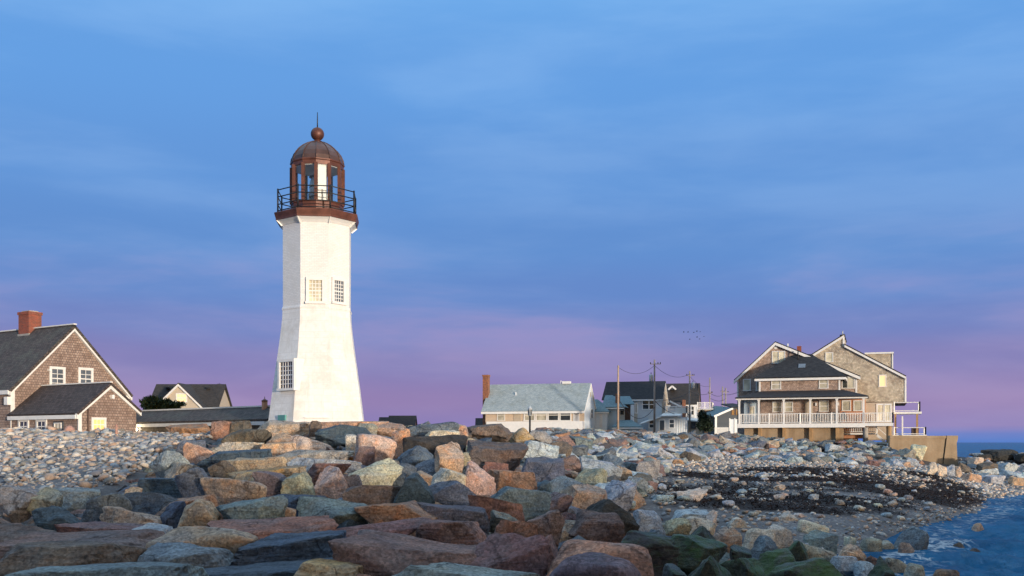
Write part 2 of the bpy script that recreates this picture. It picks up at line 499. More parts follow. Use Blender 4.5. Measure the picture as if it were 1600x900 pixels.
def rock_material(name, source, scale=1.0, fine=1.0):
    """granite boulders; colour comes from the object (or a per-stone attribute), with staining, speckle, seams and relief"""
    m, t, b = new_mat(name)
    g = N(t, 'ShaderNodeNewGeometry')
    oi = N(t, 'ShaderNodeObjectInfo')
    if source == 'object':
        base = oi.outputs['Color']
        off = N(t, 'ShaderNodeVectorMath', operation='ADD')
        cmb = N(t, 'ShaderNodeCombineXYZ')
        r = math_node(t, 'MULTIPLY', oi.outputs['Random'], 57.0)
        for i in range(3):
            t.links.new(r, cmb.inputs[i])
        t.links.new(g.outputs['Position'], off.inputs[0]); t.links.new(cmb.outputs[0], off.inputs[1])
        vec = off.outputs[0]
        al = N(t, 'ShaderNodeAttribute', attribute_type='OBJECT', attribute_name='algae').outputs['Fac']
        wet = N(t, 'ShaderNodeAttribute', attribute_type='OBJECT', attribute_name='wet').outputs['Fac']
        st = N(t, 'ShaderNodeAttribute', attribute_type='OBJECT', attribute_name='stain').outputs['Fac']
    else:
        a = N(t, 'ShaderNodeAttribute', attribute_type='GEOMETRY', attribute_name='tint')
        base = a.outputs['Color']
        vec = g.outputs['Position']
        al = wet = None
        st = None
    n1 = noise(t, vec, 1.3 * scale, 8, 0.62, 0.6)
    n0 = noise(t, vec, 0.75 * scale, 6, 0.6, 1.0)
    n2 = noise(t, vec, 3.1 * scale, 8, 0.70, 0.4)
    mp = N(t, 'ShaderNodeMapping'); mp.inputs['Scale'].default_value = (0.6, 0.6, 3.4); mp.inputs['Rotation'].default_value = (0.3, 0.25, 0.4)
    t.links.new(vec, mp.inputs[0])
    seam = noise(t, mp.outputs[0], 1.6 * scale, 7, 0.6, 1.2)
    c = mixc(t, maprange(t, n1, 0.34, 0.66, 0, 1, True), mixc(t, 1.0, base, (0.72, 0.74, 0.78, 1), 'MULTIPLY'), mixc(t, 1.0, base, (1.34, 1.28, 1.18, 1), 'MULTIPLY'))
    bwb = N(t, 'ShaderNodeRGBToBW'); t.links.new(base, bwb.inputs[0])
    gry = N(t, 'ShaderNodeVectorMath', operation='SCALE'); gry.inputs[0].default_value = (0.98, 1.02, 1.05); t.links.new(bwb.outputs[0], gry.inputs['Scale'])
    c = mixc(t, maprange(t, n0, 0.44, 0.58, 0.0, 0.34, True), c, gry.outputs[0])
    rust = mixc(t, 1.0, base, (1.28, 0.80, 0.46, 1), 'MULTIPLY')
    rf = maprange(t, n2, 0.50, 0.68, 0, 0.75, True)
    if st is not None:
        rf = math_node(t, 'MULTIPLY', rf, st)
    c = mixc(t, rf, c, rust)
    c = mixc(t, maprange(t, seam, 0.56, 0.70, 0, 0.45, True), c, mixc(t, 1.0, base, (0.50, 0.48, 0.50, 1), 'MULTIPLY'))
    ve = N(t, 'ShaderNodeTexVoronoi', feature='DISTANCE_TO_EDGE'); ve.inputs['Scale'].default_value = 0.9 * scale
    we = N(t, 'ShaderNodeVectorMath', operation='MULTIPLY_ADD'); ne = N(t, 'ShaderNodeTexNoise'); ne.inputs['Scale'].default_value = 1.6 * scale; ne.inputs['Detail'].default_value = 6
    t.links.new(vec, ne.inputs['Vector']); t.links.new(ne.outputs['Color'], we.inputs[0]); we.inputs[1].default_value = (0.9, 0.9, 0.9); t.links.new(vec, we.inputs[2]); t.links.new(we.outputs[0], ve.inputs['Vector'])
    crack = math_node(t, 'MULTIPLY', maprange(t, ve.outputs['Distance'], 0.030, 0.004, 0, 1, True), maprange(t, n0, 0.46, 0.56, 0, 1, True))
    c = mixc(t, math_node(t, 'MULTIPLY', crack, 0.75), c, mixc(t, 1.0, base, (0.22, 0.20, 0.20, 1), 'MULTIPLY'))
    # crystals: light and dark grains
    vo = N(t, 'ShaderNodeTexVoronoi'); vo.inputs['Scale'].default_value = 34 * fine
    t.links.new(vec, vo.inputs['Vector'])
    bw = N(t, 'ShaderNodeRGBToBW'); t.links.new(vo.outputs['Color'], bw.inputs[0])
    gr = math_node(t, 'MULTIPLY', maprange(t, bw.outputs[0], 0.15, 0.85, 0.74, 1.42), maprange(t, noise(t, vec, 15 * fine, 5, 0.7), 0.3, 0.7, 0.72, 1.26))
    sc = N(t, 'ShaderNodeVectorMath', operation='SCALE')
    t.links.new(c, sc.inputs[0]); t.links.new(gr, sc.inputs['Scale'])
    c = sc.outputs[0]
    if al is not None:
        sep = N(t, 'ShaderNodeSeparateXYZ'); t.links.new(g.outputs['Normal'], sep.inputs[0])
        up = maprange(t, sep.outputs[2], -0.1, 0.5)
        fa = math_node(t, 'MULTIPLY', math_node(t, 'MULTIPLY', al, up), maprange(t, n2, 0.36, 0.60, 0.0, 1, True))
        c = mixc(t, fa, c, mixc(t, maprange(t, n1, 0.35, 0.65), (0.020, 0.050, 0.010, 1), (0.055, 0.105, 0.018, 1)))
        t.links.new(math_node(t, 'MULTIPLY_ADD', wet, -0.45, 0.86), b.inputs['Roughness'])
    else:
        b.inputs['Roughness'].default_value = 0.86
    t.links.new(c, b.inputs['Base Color'])
    b.inputs['Specular IOR Level'].default_value = 0.35
    vf = N(t, 'ShaderNodeTexVoronoi'); vf.inputs['Scale'].default_value = 2.6 * scale; vf.inputs['Randomness'].default_value = 1.0
    wv = N(t, 'ShaderNodeVectorMath', operation='MULTIPLY_ADD'); nw = N(t, 'ShaderNodeTexNoise'); nw.inputs['Scale'].default_value = 2.0 * scale
    t.links.new(vec, nw.inputs['Vector']); t.links.new(nw.outputs['Color'], wv.inputs[0]); wv.inputs[1].default_value = (0.35, 0.35, 0.35); t.links.new(vec, wv.inputs[2]); t.links.new(wv.outputs[0], vf.inputs['Vector'])
    nb = bump(t, vf.outputs['Distance'], 0.6, 0.22)
    nb = bump(t, crack, -0.8, 0.06, nb)
    nb = bump(t, seam, 0.7, 0.12, nb)
    nb = bump(t, n2, 0.8, 0.12, nb)
    nb = bump(t, noise(t, vec, 17 * fine, 8, 0.72), 0.60, 0.025, nb)
    t.links.new(nb, b.inputs['Normal'])
    return m
M['rock'] = rock_material('granite_boulder', 'object')
M['rubble'] = rock_material('granite_rubble', 'attr', 1.5, 1.2)

def pebble_material():
    m, t, b = new_mat('beach_pebbles')
    a = N(t, 'ShaderNodeAttribute', attribute_type='GEOMETRY', attribute_name='tint')
    g = N(t, 'ShaderNodeNewGeometry')
    n = noise(t, g.outputs['Position'], 22, 5, 0.7)
    sc = N(t, 'ShaderNodeVectorMath', operation='SCALE')
    t.links.new(a.outputs['Color'], sc.inputs[0]); t.links.new(maprange(t, n, 0.3, 0.7, 0.72, 1.22), sc.inputs['Scale'])
    t.links.new(sc.outputs[0], b.inputs['Base Color'])
    b.inputs['Roughness'].default_value = 0.75
    t.links.new(bump(t, n, 0.3, 0.02), b.inputs['Normal'])
    return m
M['pebble'] = pebble_material()

# ------------------------------------------------------------------ terrain
ctrl_px = [
    (0, 900, 11), (400, 900, 11), (800, 900, 11.5), (1000, 900, 13.5), (1100, 900, 16.5), (1300, 900, 22),
    (0, 800, 22), (0, 740, 32), (0, 690, 47), (0, 674, 54), (200, 674, 55), (340, 682, 48), (230, 750, 29), (100, 775, 26), (-150, 690, 47), (-150, 740, 32), (-150, 800, 22),
    (400, 800, 19), (700, 800, 19), (400, 740, 28), (700, 740, 28), (400, 695, 39), (700, 695, 40), (400, 668, 47), (700, 668, 47), (560, 667, 48),
    (800, 675, 52), (850, 678, 60), (940, 680, 75), (1050, 682, 86), (1150, 687, 95), (1300, 694, 99), (1390, 698, 98), (1420, 714, 93), (1455, 727, 92), (1490, 730, 92),
    (850, 740, 32), (900, 800, 22), (950, 850, 17), (1000, 850, 20.5), (900, 770, 30),
    (950, 795, 32.5), (1080, 812, 32), (1150, 832, 30), (1250, 852, 28.5), (1180, 865, 24),
    (1000, 762, 46), (1000, 732, 57), (1100, 742, 54), (1100, 717, 71), (1200, 772, 43.5), (1200, 742, 56), (1200, 722, 71),
    (1300, 802, 35.6), (1300, 762, 47.5), (1300, 737, 61), (1300, 722, 75), (1400, 792, 40.5), (1400, 762, 50.5), (1400, 737, 64), (1500, 777, 54.5), (1500, 752, 65.5), (1500, 737, 75),
    (1600, 768, 65), (1600, 742, 83), (1560, 720, 96), (1640, 712, 100), (1540, 712, 100),
    (900, 702, 61), (1000, 702, 74), (1100, 697, 83), (1200, 707, 86), (1300, 712, 87), (1400, 722, 84), (850, 702, 51),
]
ctrl = [pt(*c) for c in ctrl_px]
ctrl = [(c[0], c[1], c[2]) for c in ctrl]
ctrl += [(-20, 5, 1.6), (-6, 5, 1.6), (0, 5, 1.6), (0, -5, 1.6), (-20, -8, 1.6), (4, 6, 1.25), (7.5, 8, -0.3), (14, 8, -1.6),
         (8.9, 25.0, 0.12), (11.7, 31.0, 0.14), (15.9, 38.2, 0.0), (23, 48.5, 0.0), (13, 24, -1.2), (18, 32, -1.4), (24, 40, -1.5), (32, 50, -1.5), (42, 62, -0.8), (52, 72, -0.6),
         (30, 20, -2.2), (50, 40, -2.4), (70, 60, -2.4), (85, 80, -2.4), (85, 120, -2.4), (80, 10, -2.5),
         (60, 98, 0.6), (57, 106, 0.4), (60, 120, -1.5), (50, 108, 1.5), (50, 125, 0.5), (46, 140, 2.0), (60, 160, -2),
         (-60, 60, 3.6), (-60, 120, 3.9), (-30, 64, 3.5), (-26, 75, 3.6), (-10, 56, 3.7), (-10, 90, 3.9), (0, 122, 4.4), (12, 122, 4.3), (25, 130, 4.2), (30, 108, 3.3), (38, 104, 3.1), (40, 125, 3.6), (20, 160, 4.4), (-40, 160, 4),
         (-60, 20, 1.7), (-60, 40, 2.6), (-60, -8, 1.6),
         (-8, -14, 3.4), (2, -14, 4.6), (12, -14, 4.6), (22, -14, 4.6), (32, -14, 4.6), (42, -14, 4.6), (52, -14, 4.6), (62, -14, 4.6), (76, -15, -1.5), (-20, -16, 1.8), (-60, -20, 1.6),  # unseen bank behind the camera, added to keep low sun off the front rocks
         (2, -26, 0), (22, -26, -1), (42, -26, -1.5), (-20, -30, 1.0), (12, -6, 0.6), (22, -5, -1.6), (32, -5, -2), (45, -5, -2), (2, -33, -2), (42, -33, -2.5)]
ctrl = np.array(ctrl, float)
def rbf_fit(c):
    d = np.hypot(c[:, None, 0] - c[None, :, 0], c[:, None, 1] - c[None, :, 1])
    n = len(c)
    A = np.zeros((n + 3, n + 3))
    A[:n, :n] = -np.sqrt(d * d + 4.0) - np.eye(n) * -0.25
    A[:n, n] = 1; A[:n, n + 1] = c[:, 0]; A[:n, n + 2] = c[:, 1]
    A[n:, :n] = A[:n, n:].T
    return np.linalg.solve(A, np.r_[c[:, 2], 0, 0, 0])
Wt = rbf_fit(ctrl)
GX0, GX1, GY0, GY1, GS = -75.0, 95.0, -34.0, 170.0, 0.5
gx = np.arange(GX0, GX1 + 1e-6, GS); gy = np.arange(GY0, GY1 + 1e-6, GS)
GXX, GYY = np.meshgrid(gx, gy)
def rbf_eval(X, Y):
    out = np.zeros(X.size)
    xf, yf = X.ravel(), Y.ravel()
    for i in range(0, xf.size, 40000):
        d = np.hypot(xf[i:i + 40000, None] - ctrl[None, :, 0], yf[i:i + 40000, None] - ctrl[None, :, 1])
        out[i:i + 40000] = -np.sqrt(d * d + 4.0) @ Wt[:-3] + Wt[-3] + Wt[-2] * xf[i:i + 40000] + Wt[-1] * yf[i:i + 40000]
    return out.reshape(X.shape)
GZ = rbf_eval(GXX, GYY)
edge = np.minimum.reduce([GXX - GX0, GX1 - GXX, GY1 - GYY, np.full_like(GXX, 99)])
GZ = np.where(edge < 10, GZ * (edge / 10) + (-3) * (1 - edge / 10), GZ)

def terr(X, Y):
    X = np.asarray(X, float); Y = np.asarray(Y, float)
    fx = np.clip((X - GX0) / GS, 0, len(gx) - 1.001); fy = np.clip((Y - GY0) / GS, 0, len(gy) - 1.001)
    i = fx.astype(int); j = fy.astype(int); a = fx - i; b = fy - j
    return (GZ[j, i] * (1 - a) + GZ[j, i + 1] * a) * (1 - b) + (GZ[j + 1, i] * (1 - a) + GZ[j + 1, i + 1] * a) * b

YS = np.exp(np.linspace(math.log(5.0), math.log(135.0), 900))
def hit(px, py, ymin=5.0):
    """where the ray through a photo point first meets the ground"""
    r = (px - HX) / FPX
    zr = CH + (HY - py) * YS / FPX
    zt = terr(r * YS, YS)
    k = np.nonzero((zt >= zr) & (YS >= ymin))[0]
    if len(k) == 0:
        return None
    Y = YS[k[0]]
    return (r * Y, Y, float(terr(r * Y, Y)))

def in_poly(px, py, poly):
    px = np.asarray(px, float); py = np.asarray(py, float)
    ins = np.zeros(px.shape, bool)
    n = len(poly)
    for i in range(n):
        x1, y1 = poly[i]; x2, y2 = poly[(i + 1) % n]
        c = ((y1 > py) != (y2 > py)) & (px < (x2 - x1) * (py - y1) / ((y2 - y1) or 1e-9) + x1)
        ins ^= c
    return ins

# plan regions (from photo outlines dropped on the ground)
def plan(poly_px):
    out = []
    for p in poly_px:
        h = hit(*p)
        if h is None:
            h = pt(p[0], p[1], 55)
        out.append((h[0], h[1]))
    return out
PEB = [(-33, 55), (-24, 56.5), (-13.5, 50), (-12.5, 45), (-13.6, 40), (-11.8, 31.5), (-11.2, 28.5), (-13, 26), (-13, 22), (-10, 20.5), (-14, 18), (-24, 18), (-36, 30)]
BEACH = [(5, 33), (3.6, 36), (5.5, 50), (8, 60), (13, 74), (20, 84), (28, 84), (38, 82), (44, 78), (52, 84), (60, 92), (62, 82), (46, 70), (34, 60), (25, 50), (17.5, 40), (12.5, 33), (10, 28), (8, 28)]
WEED = [(4.6, 35), (5.0, 44), (6.5, 52), (10, 57), (16, 63), (22, 69), (29, 70), (28, 60), (24, 51), (20, 44), (15.5, 39), (10.5, 34.5), (7, 33.5)]
def smooth_noise2(X, Y, s, seed):
    r = np.random.default_rng(seed).random((64, 64))
    x = X / s + 1000; y = Y / s + 1000
    i = np.floor(x).astype(int); j = np.floor(y).astype(int)
    a = x - i; b = y - j
    a = a * a * (3 - 2 * a); b = b * b * (3 - 2 * b)
    g = lambda p, q: r[p % 64, q % 64]
    return (g(i, j) * (1 - a) + g(i + 1, j) * a) * (1 - b) + (g(i, j + 1) * (1 - a) + g(i + 1, j + 1) * a) * b
def blur(m, k):
    for _ in range(k):
        m = (m + np.roll(m, 1, 0) + np.roll(m, -1, 0) + np.roll(m, 1, 1) + np.roll(m, -1, 1)) / 5
    return m
peb_m = in_poly(GXX, GYY, PEB).astype(float)
beach_m = in_poly(GXX, GYY, BEACH).astype(float)
weed_m = blur(in_poly(GXX, GYY, WEED).astype(float), 5)
wn = smooth_noise2(GXX * 0.55, GYY, 2.6, 5) * 0.6 + smooth_noise2(GXX * 0.6, GYY, 1.0, 6) * 0.4
WEEDV = np.clip((weed_m * 0.62 + wn - 0.885) * 3.6, 0, 1) * (weed_m > 0.15)
def grid_sample(G, X, Y):
    i = np.clip(((np.asarray(X) - GX0) / GS).round().astype(int), 0, len(gx) - 1); j = np.clip(((np.asarray(Y) - GY0) / GS).round().astype(int), 0, len(gy) - 1)
    return G[j, i]
soft = blur(np.clip(peb_m + beach_m, 0, 1), 4)
offsh = np.clip(1 - (GZ + 0.3) / 0.4, 0, 1)
behind = np.clip((GYY - 56) / 6, 0, 1) * (GXX < 0) + np.clip((GYY - 105) / 6, 0, 1) * (GXX >= 0)
low = np.clip(1 - soft - offsh - behind, 0, 1) * 0.42
TZ = GZ - low + (smooth_noise2(GXX, GYY, 1.7, 8) - 0.5) * 0.10

def terrain():
    ny, nx = GXX.shape
    v = np.stack([GXX, GYY, TZ], -1).reshape(-1, 3)
    idx = np.arange(ny * nx).reshape(ny, nx)
    f = np.stack([idx[:-1, :-1], idx[:-1, 1:], idx[1:, 1:], idx[1:, :-1]], -1).reshape(-1, 4)
    me = bpy.data.meshes.new('beach_ground')
    me.from_pydata(v.tolist(), [], f.tolist())
    for nm, arr in (('weed', WEEDV), ('soft', soft), ('left', peb_m)):
        a = me.attributes.new(nm, 'FLOAT', 'POINT')
        a.data.foreach_set('value', arr.astype(np.float32).ravel())
    me.polygons.foreach_set('use_smooth', [True] * len(f))
    m, t, b = new_mat('shingle_beach_ground')
    g = N(t, 'ShaderNodeNewGeometry')
    at = lambda n: N(t, 'ShaderNodeAttribute', attribute_type='GEOMETRY', attribute_name=n).outputs['Fac']
    vo = N(t, 'ShaderNodeTexVoronoi'); vo.inputs['Scale'].default_value = 11
    t.links.new(g.outputs['Position'], vo.inputs['Vector'])
    bw = N(t, 'ShaderNodeRGBToBW'); t.links.new(vo.outputs['Color'], bw.inputs[0])
    n = noise(t, g.outputs['Position'], 0.5, 6, 0.6)
    grav = ramp(t, bw.outputs[0], [(0.0, (0.08, 0.072, 0.07)), (0.4, (0.16, 0.145, 0.14)), (0.7, (0.26, 0.24, 0.225)), (1.0, (0.44, 0.41, 0.37))])
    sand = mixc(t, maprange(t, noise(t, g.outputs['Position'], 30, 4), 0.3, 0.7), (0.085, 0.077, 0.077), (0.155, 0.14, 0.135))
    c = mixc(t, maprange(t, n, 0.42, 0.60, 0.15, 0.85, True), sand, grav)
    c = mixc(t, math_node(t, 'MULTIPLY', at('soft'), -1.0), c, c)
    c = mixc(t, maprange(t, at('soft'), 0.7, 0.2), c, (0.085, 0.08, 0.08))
    c = mixc(t, at('weed'), c, mixc(t, maprange(t, noise(t, g.outputs['Position'], 9, 6, 0.7), 0.3, 0.7), (0.014, 0.010, 0.009), (0.042, 0.026, 0.020)))
    t.links.new(c, b.inputs['Base Color'])
    b.inputs['Roughness'].default_value = 0.85
    b.inputs['Specular IOR Level'].default_value = 0.3
    nb = bump(t, vo.outputs['Distance'], -0.7, 0.06)
    nb = bump(t, noise(t, g.outputs['Position'], 4, 7, 0.65), 0.6, 0.15, nb)
    t.links.new(nb, b.inputs['Normal'])
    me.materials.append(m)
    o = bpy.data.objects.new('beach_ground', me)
    col.objects.link(o)
    tag(o, 'dark shingle beach and ground under the rocks', None, None, 'structure')
terrain()

# ------------------------------------------------------------------ sea
def sea():
    rad = np.r_[np.exp(np.linspace(math.log(9), math.log(140), 520)), np.exp(np.linspace(math.log(143), math.log(14000), 70))]
    az = np.r_[np.linspace(-180, -8, 50, endpoint=False), np.linspace(-8, 48, 330, endpoint=False), np.linspace(48, 180, 40, endpoint=False)]
    A, Q = np.meshgrid(np.radians(az), rad)
    X = Q * np.sin(A); Y = Q * np.cos(A)
    k = np.clip(1 - (Q - 30) / 130, 0.0, 1)
    Z = np.zeros_like(X)
    r = np.random.default_rng(3)
    for i in range(16):
        wl = 0.9 * 1.24 ** i * 0.7
        th = R(205) + r.normal(0, 0.55)
        kx, ky = math.cos(th), math.sin(th)
        ph = (X * kx + Y * ky + (smooth_noise2(X, Y, wl * 3 + 2, 30 + i) - 0.5) * wl * 1.6) * 2 * math.pi / wl + r.random() * 9
        am = min(wl, 1.8) * 0.060
        Z += ((1 - np.abs(np.sin(ph / 2))) - 0.36) * am
    Z *= k
    depth = -terr(X, Y)
    Z = np.where(Q < 150, Z * np.clip(depth * 1.5 + 0.10, 0.08, 1), Z)
    ny, nx = X.shape
    idx = np.arange(ny * nx).reshape(ny, nx)
    nxt = np.roll(idx, -1, 1)
    f = np.stack([idx[:-1], nxt[:-1], nxt[1:], idx[1:]], -1).reshape(-1, 4)
    me = bpy.data.meshes.new('sea')
    me.from_pydata(np.stack([X, Y, Z], -1).reshape(-1, 3).tolist(), [], f[:, ::-1].tolist())
    me.polygons.foreach_set('use_smooth', [True] * len(f))
    foam = np.clip(1 - np.abs(depth - 0.22) / 0.42, 0, 1) * (Q < 120)
    foam *= np.clip(1.2 - np.hypot((X - 13.0) / 5.0, (Y - 30) / 5.5), 0.42, 1.0)
    foam += 0.5 * np.clip(1 - np.hypot((X - 27) / 5, (Y - 47) / 2.0), 0, 1)
    a = me.attributes.new('foam', 'FLOAT', 'POINT')
    a.data.foreach_set('value', foam.astype(np.float32).ravel())
    m, t, b = new_mat('sea_water')
    g = N(t, 'ShaderNodeNewGeometry')
    at = N(t, 'ShaderNodeAttribute', attribute_type='GEOMETRY', attribute_name='foam').outputs['Fac']
    mp = N(t, 'ShaderNodeMapping'); mp.inputs['Scale'].default_value = (1, 0.55, 1); mp.inputs['Rotation'].default_value = (0, 0, R(-25))
    t.links.new(g.outputs['Position'], mp.inputs[0])
    nz = N(t, 'ShaderNodeTexNoise'); nz.inputs['Scale'].default_value = 1.2; nz.inputs['Detail'].default_value = 8
    t.links.new(mp.outputs[0], nz.inputs['Vector'])
    wv = N(t, 'ShaderNodeVectorMath', operation='MULTIPLY_ADD'); t.links.new(nz.outputs['Color'], wv.inputs[0]); wv.inputs[1].default_value = (1.1, 1.1, 0.3); t.links.new(mp.outputs[0], wv.inputs[2])
    ve = N(t, 'ShaderNodeTexVoronoi', feature='DISTANCE_TO_EDGE'); ve.inputs['Scale'].default_value = 2.4
    t.links.new(wv.outputs[0], ve.inputs['Vector'])
    lace = maprange(t, ve.outputs['Distance'], 0.16, 0.01, 0, 1, True)
    fn = noise(t, mp.outputs[0], 0.9, 8, 0.7, 1.5)
    amt = math_node(t, 'MULTIPLY', at, maprange(t, fn, 0.36, 0.62, 0, 1.5, True))
    fm = math_node(t, 'MULTIPLY', maprange(t, amt, 0.05, 0.75, 0, 1, True), math_node(t, 'MAXIMUM', lace, maprange(t, amt, 0.62, 1.05, 0, 0.85, True)), clamp=True)
    wc = mixc(t, maprange(t, noise(t, mp.outputs[0], 0.35, 5, 0.6), 0.35, 0.65), (0.008, 0.105, 0.235), (0.022, 0.19, 0.37))
    t.links.new(mixc(t, fm, wc, (0.62, 0.68, 0.72)), b.inputs['Base Color'])
    b.inputs['Roughness'].default_value = 0.9
    b.inputs['Specular IOR Level'].default_value = 0.0
    nb = bump(t, noise(t, mp.outputs[0], 2.0, 8, 0.68, 0.4), 1.0, 0.5)
    nb = bump(t, noise(t, mp.outputs[0], 9.0, 5, 0.6), 0.5, 0.06, nb)
    nb = bump(t, fm, 0.5, 0.05, nb)
    t.links.new(nb, b.inputs['Normal'])
    gl = N(t, 'ShaderNodeBsdfGlossy'); gl.inputs['Roughness'].default_value = 0.12
    t.links.new(nb, gl.inputs['Normal'])
    lw = N(t, 'ShaderNodeLayerWeight'); lw.inputs[0].default_value = 0.5
    t.links.new(nb, lw.inputs['Normal'])
    mx = N(t, 'ShaderNodeMixShader')
    fac = math_node(t, 'MULTIPLY_ADD', math_node(t, 'POWER', lw.outputs['Facing'], 3.0), 0.34, 0.03)
    t.links.new(math_node(t, 'MULTIPLY', fac, maprange(t, fm, 0, 1, 1, 0.1)), mx.inputs[0])
    t.links.new(b.outputs[0], mx.inputs[1]); t.links.new(gl.outputs[0], mx.inputs[2])
    t.links.new(mx.outputs[0], [n for n in t.nodes if n.type == 'OUTPUT_MATERIAL'][0].inputs[0])
    me.materials.append(m)
    o = bpy.data.objects.new('sea', me)
    col.objects.link(o)
    tag(o, 'dark blue rippled sea with white foam at the rocks', None, None, 'structure')
sea()
# ------------------------------------------------------------------ building helpers
def part(parent, name, m, fn, kind=None):
    mb = MB(); fn(mb)
    return mb.build(name, M[m] if isinstance(m, str) else m, parent, kind)

def window(parent, F, u0, u1, z0, z1, cols=2, rows=2, pane='pane', trim=0.09, mun=0.03, n=0.0, tm='trim', sash=True, sill=True, name='window', proud=0.06):
    mb = MB()
    a, b = n - 0.02, n + proud
    mb.fbox(F, u0 - trim, u0, a, b, z0, z1)
    mb.fbox(F, u1, u1 + trim, a, b, z0, z1)
    mb.fbox(F, u0 - trim, u1 + trim, a, b + 0.01, z1, z1 + trim)
    mb.fbox(F, u0 - trim - 0.03 * sill, u1 + trim + 0.03 * sill, a, b + 0.05 * sill, z0 - trim * 0.8, z0)
    w = mb.build(name, M[tm], parent)
    mb = MB(); mb.fbox(F, u0, u1, n - 0.01, n + 0.012, z0, z1)
    mb.build('pane', M[pane], w)
    if cols > 1 or rows > 1:
        mb = MB()
        for k in range(1, cols):
            u = u0 + (u1 - u0) * k / cols
            mb.fbox(F, u - mun / 2, u + mun / 2, n + 0.013, n + 0.032, z0, z1)
        for k in range(1, rows):
            z = z0 + (z1 - z0) * k / rows
            t = mun * (1.8 if sash and rows % 2 == 0 and k == rows // 2 else 1.0)
            mb.fbox(F, u0, u1, n + 0.0135, n + 0.034, z - t / 2, z + t / 2)
        mb.build('muntins', M[tm], w, 'stuff')
    return w

def wpx(parent, F, x0, y0, x1, y1, *a, **k):
    u0, u1, z0, z1 = F.rect(x0, y0, x1, y1)
    return window(parent, F, u0, u1, z0, z1, *a, **k)

def gable_roof(parent, m, F, u0, u1, nf, nb, nr, zf, zb, zr, th=0.18):
    part(parent, 'roof', m, lambda b: b.slab([F.p(u0, nf, zf), F.p(u1, nf, zf), F.p(u1, nr, zr), F.p(u0, nr, zr)], th))
    part(parent, 'roof', m, lambda b: b.slab([F.p(u1, nb, zb), F.p(u0, nb, zb), F.p(u0, nr, zr), F.p(u1, nr, zr)], th))

def railing(parent, pts, z0, z1, post_every=2.4, m='white', bal=0.13, post=0.11):
    """white rail between plan points, with posts; the thin balusters are one piece"""
    rl = MB(); ba = MB()
    for a, b in zip(pts[:-1], pts[1:]):
        va, vb = Vector((a[0], a[1], 0)), Vector((b[0], b[1], 0))
        L = (vb - va).length
        if L < 0.05: continue
        d = (vb - va) / L
        for z, h in ((z1, 0.07), (z0 + 0.12, 0.06)):
            rl.bar((a[0], a[1], z), (b[0], b[1], z), 0.09, h)
        k = max(1, int(L / bal))
        for i in range(1, k):
            q = va + d * (L * i / k)
            ba.box(q.x - 0.022, q.x + 0.022, q.y - 0.022, q.y + 0.022, z0 + 0.15, z1 - 0.035)
        n = max(1, round(L / post_every))
        for i in range(n + 1):
            q = va + d * (L * i / n)
            rl.box(q.x - post / 2, q.x + post / 2, q.y - post / 2, q.y + post / 2, z0, z1 + 0.08)
    o = rl.build('railing', M[m], parent)
    if ba.v:
        ba.build('balusters', M[m], o, 'stuff')
    return o

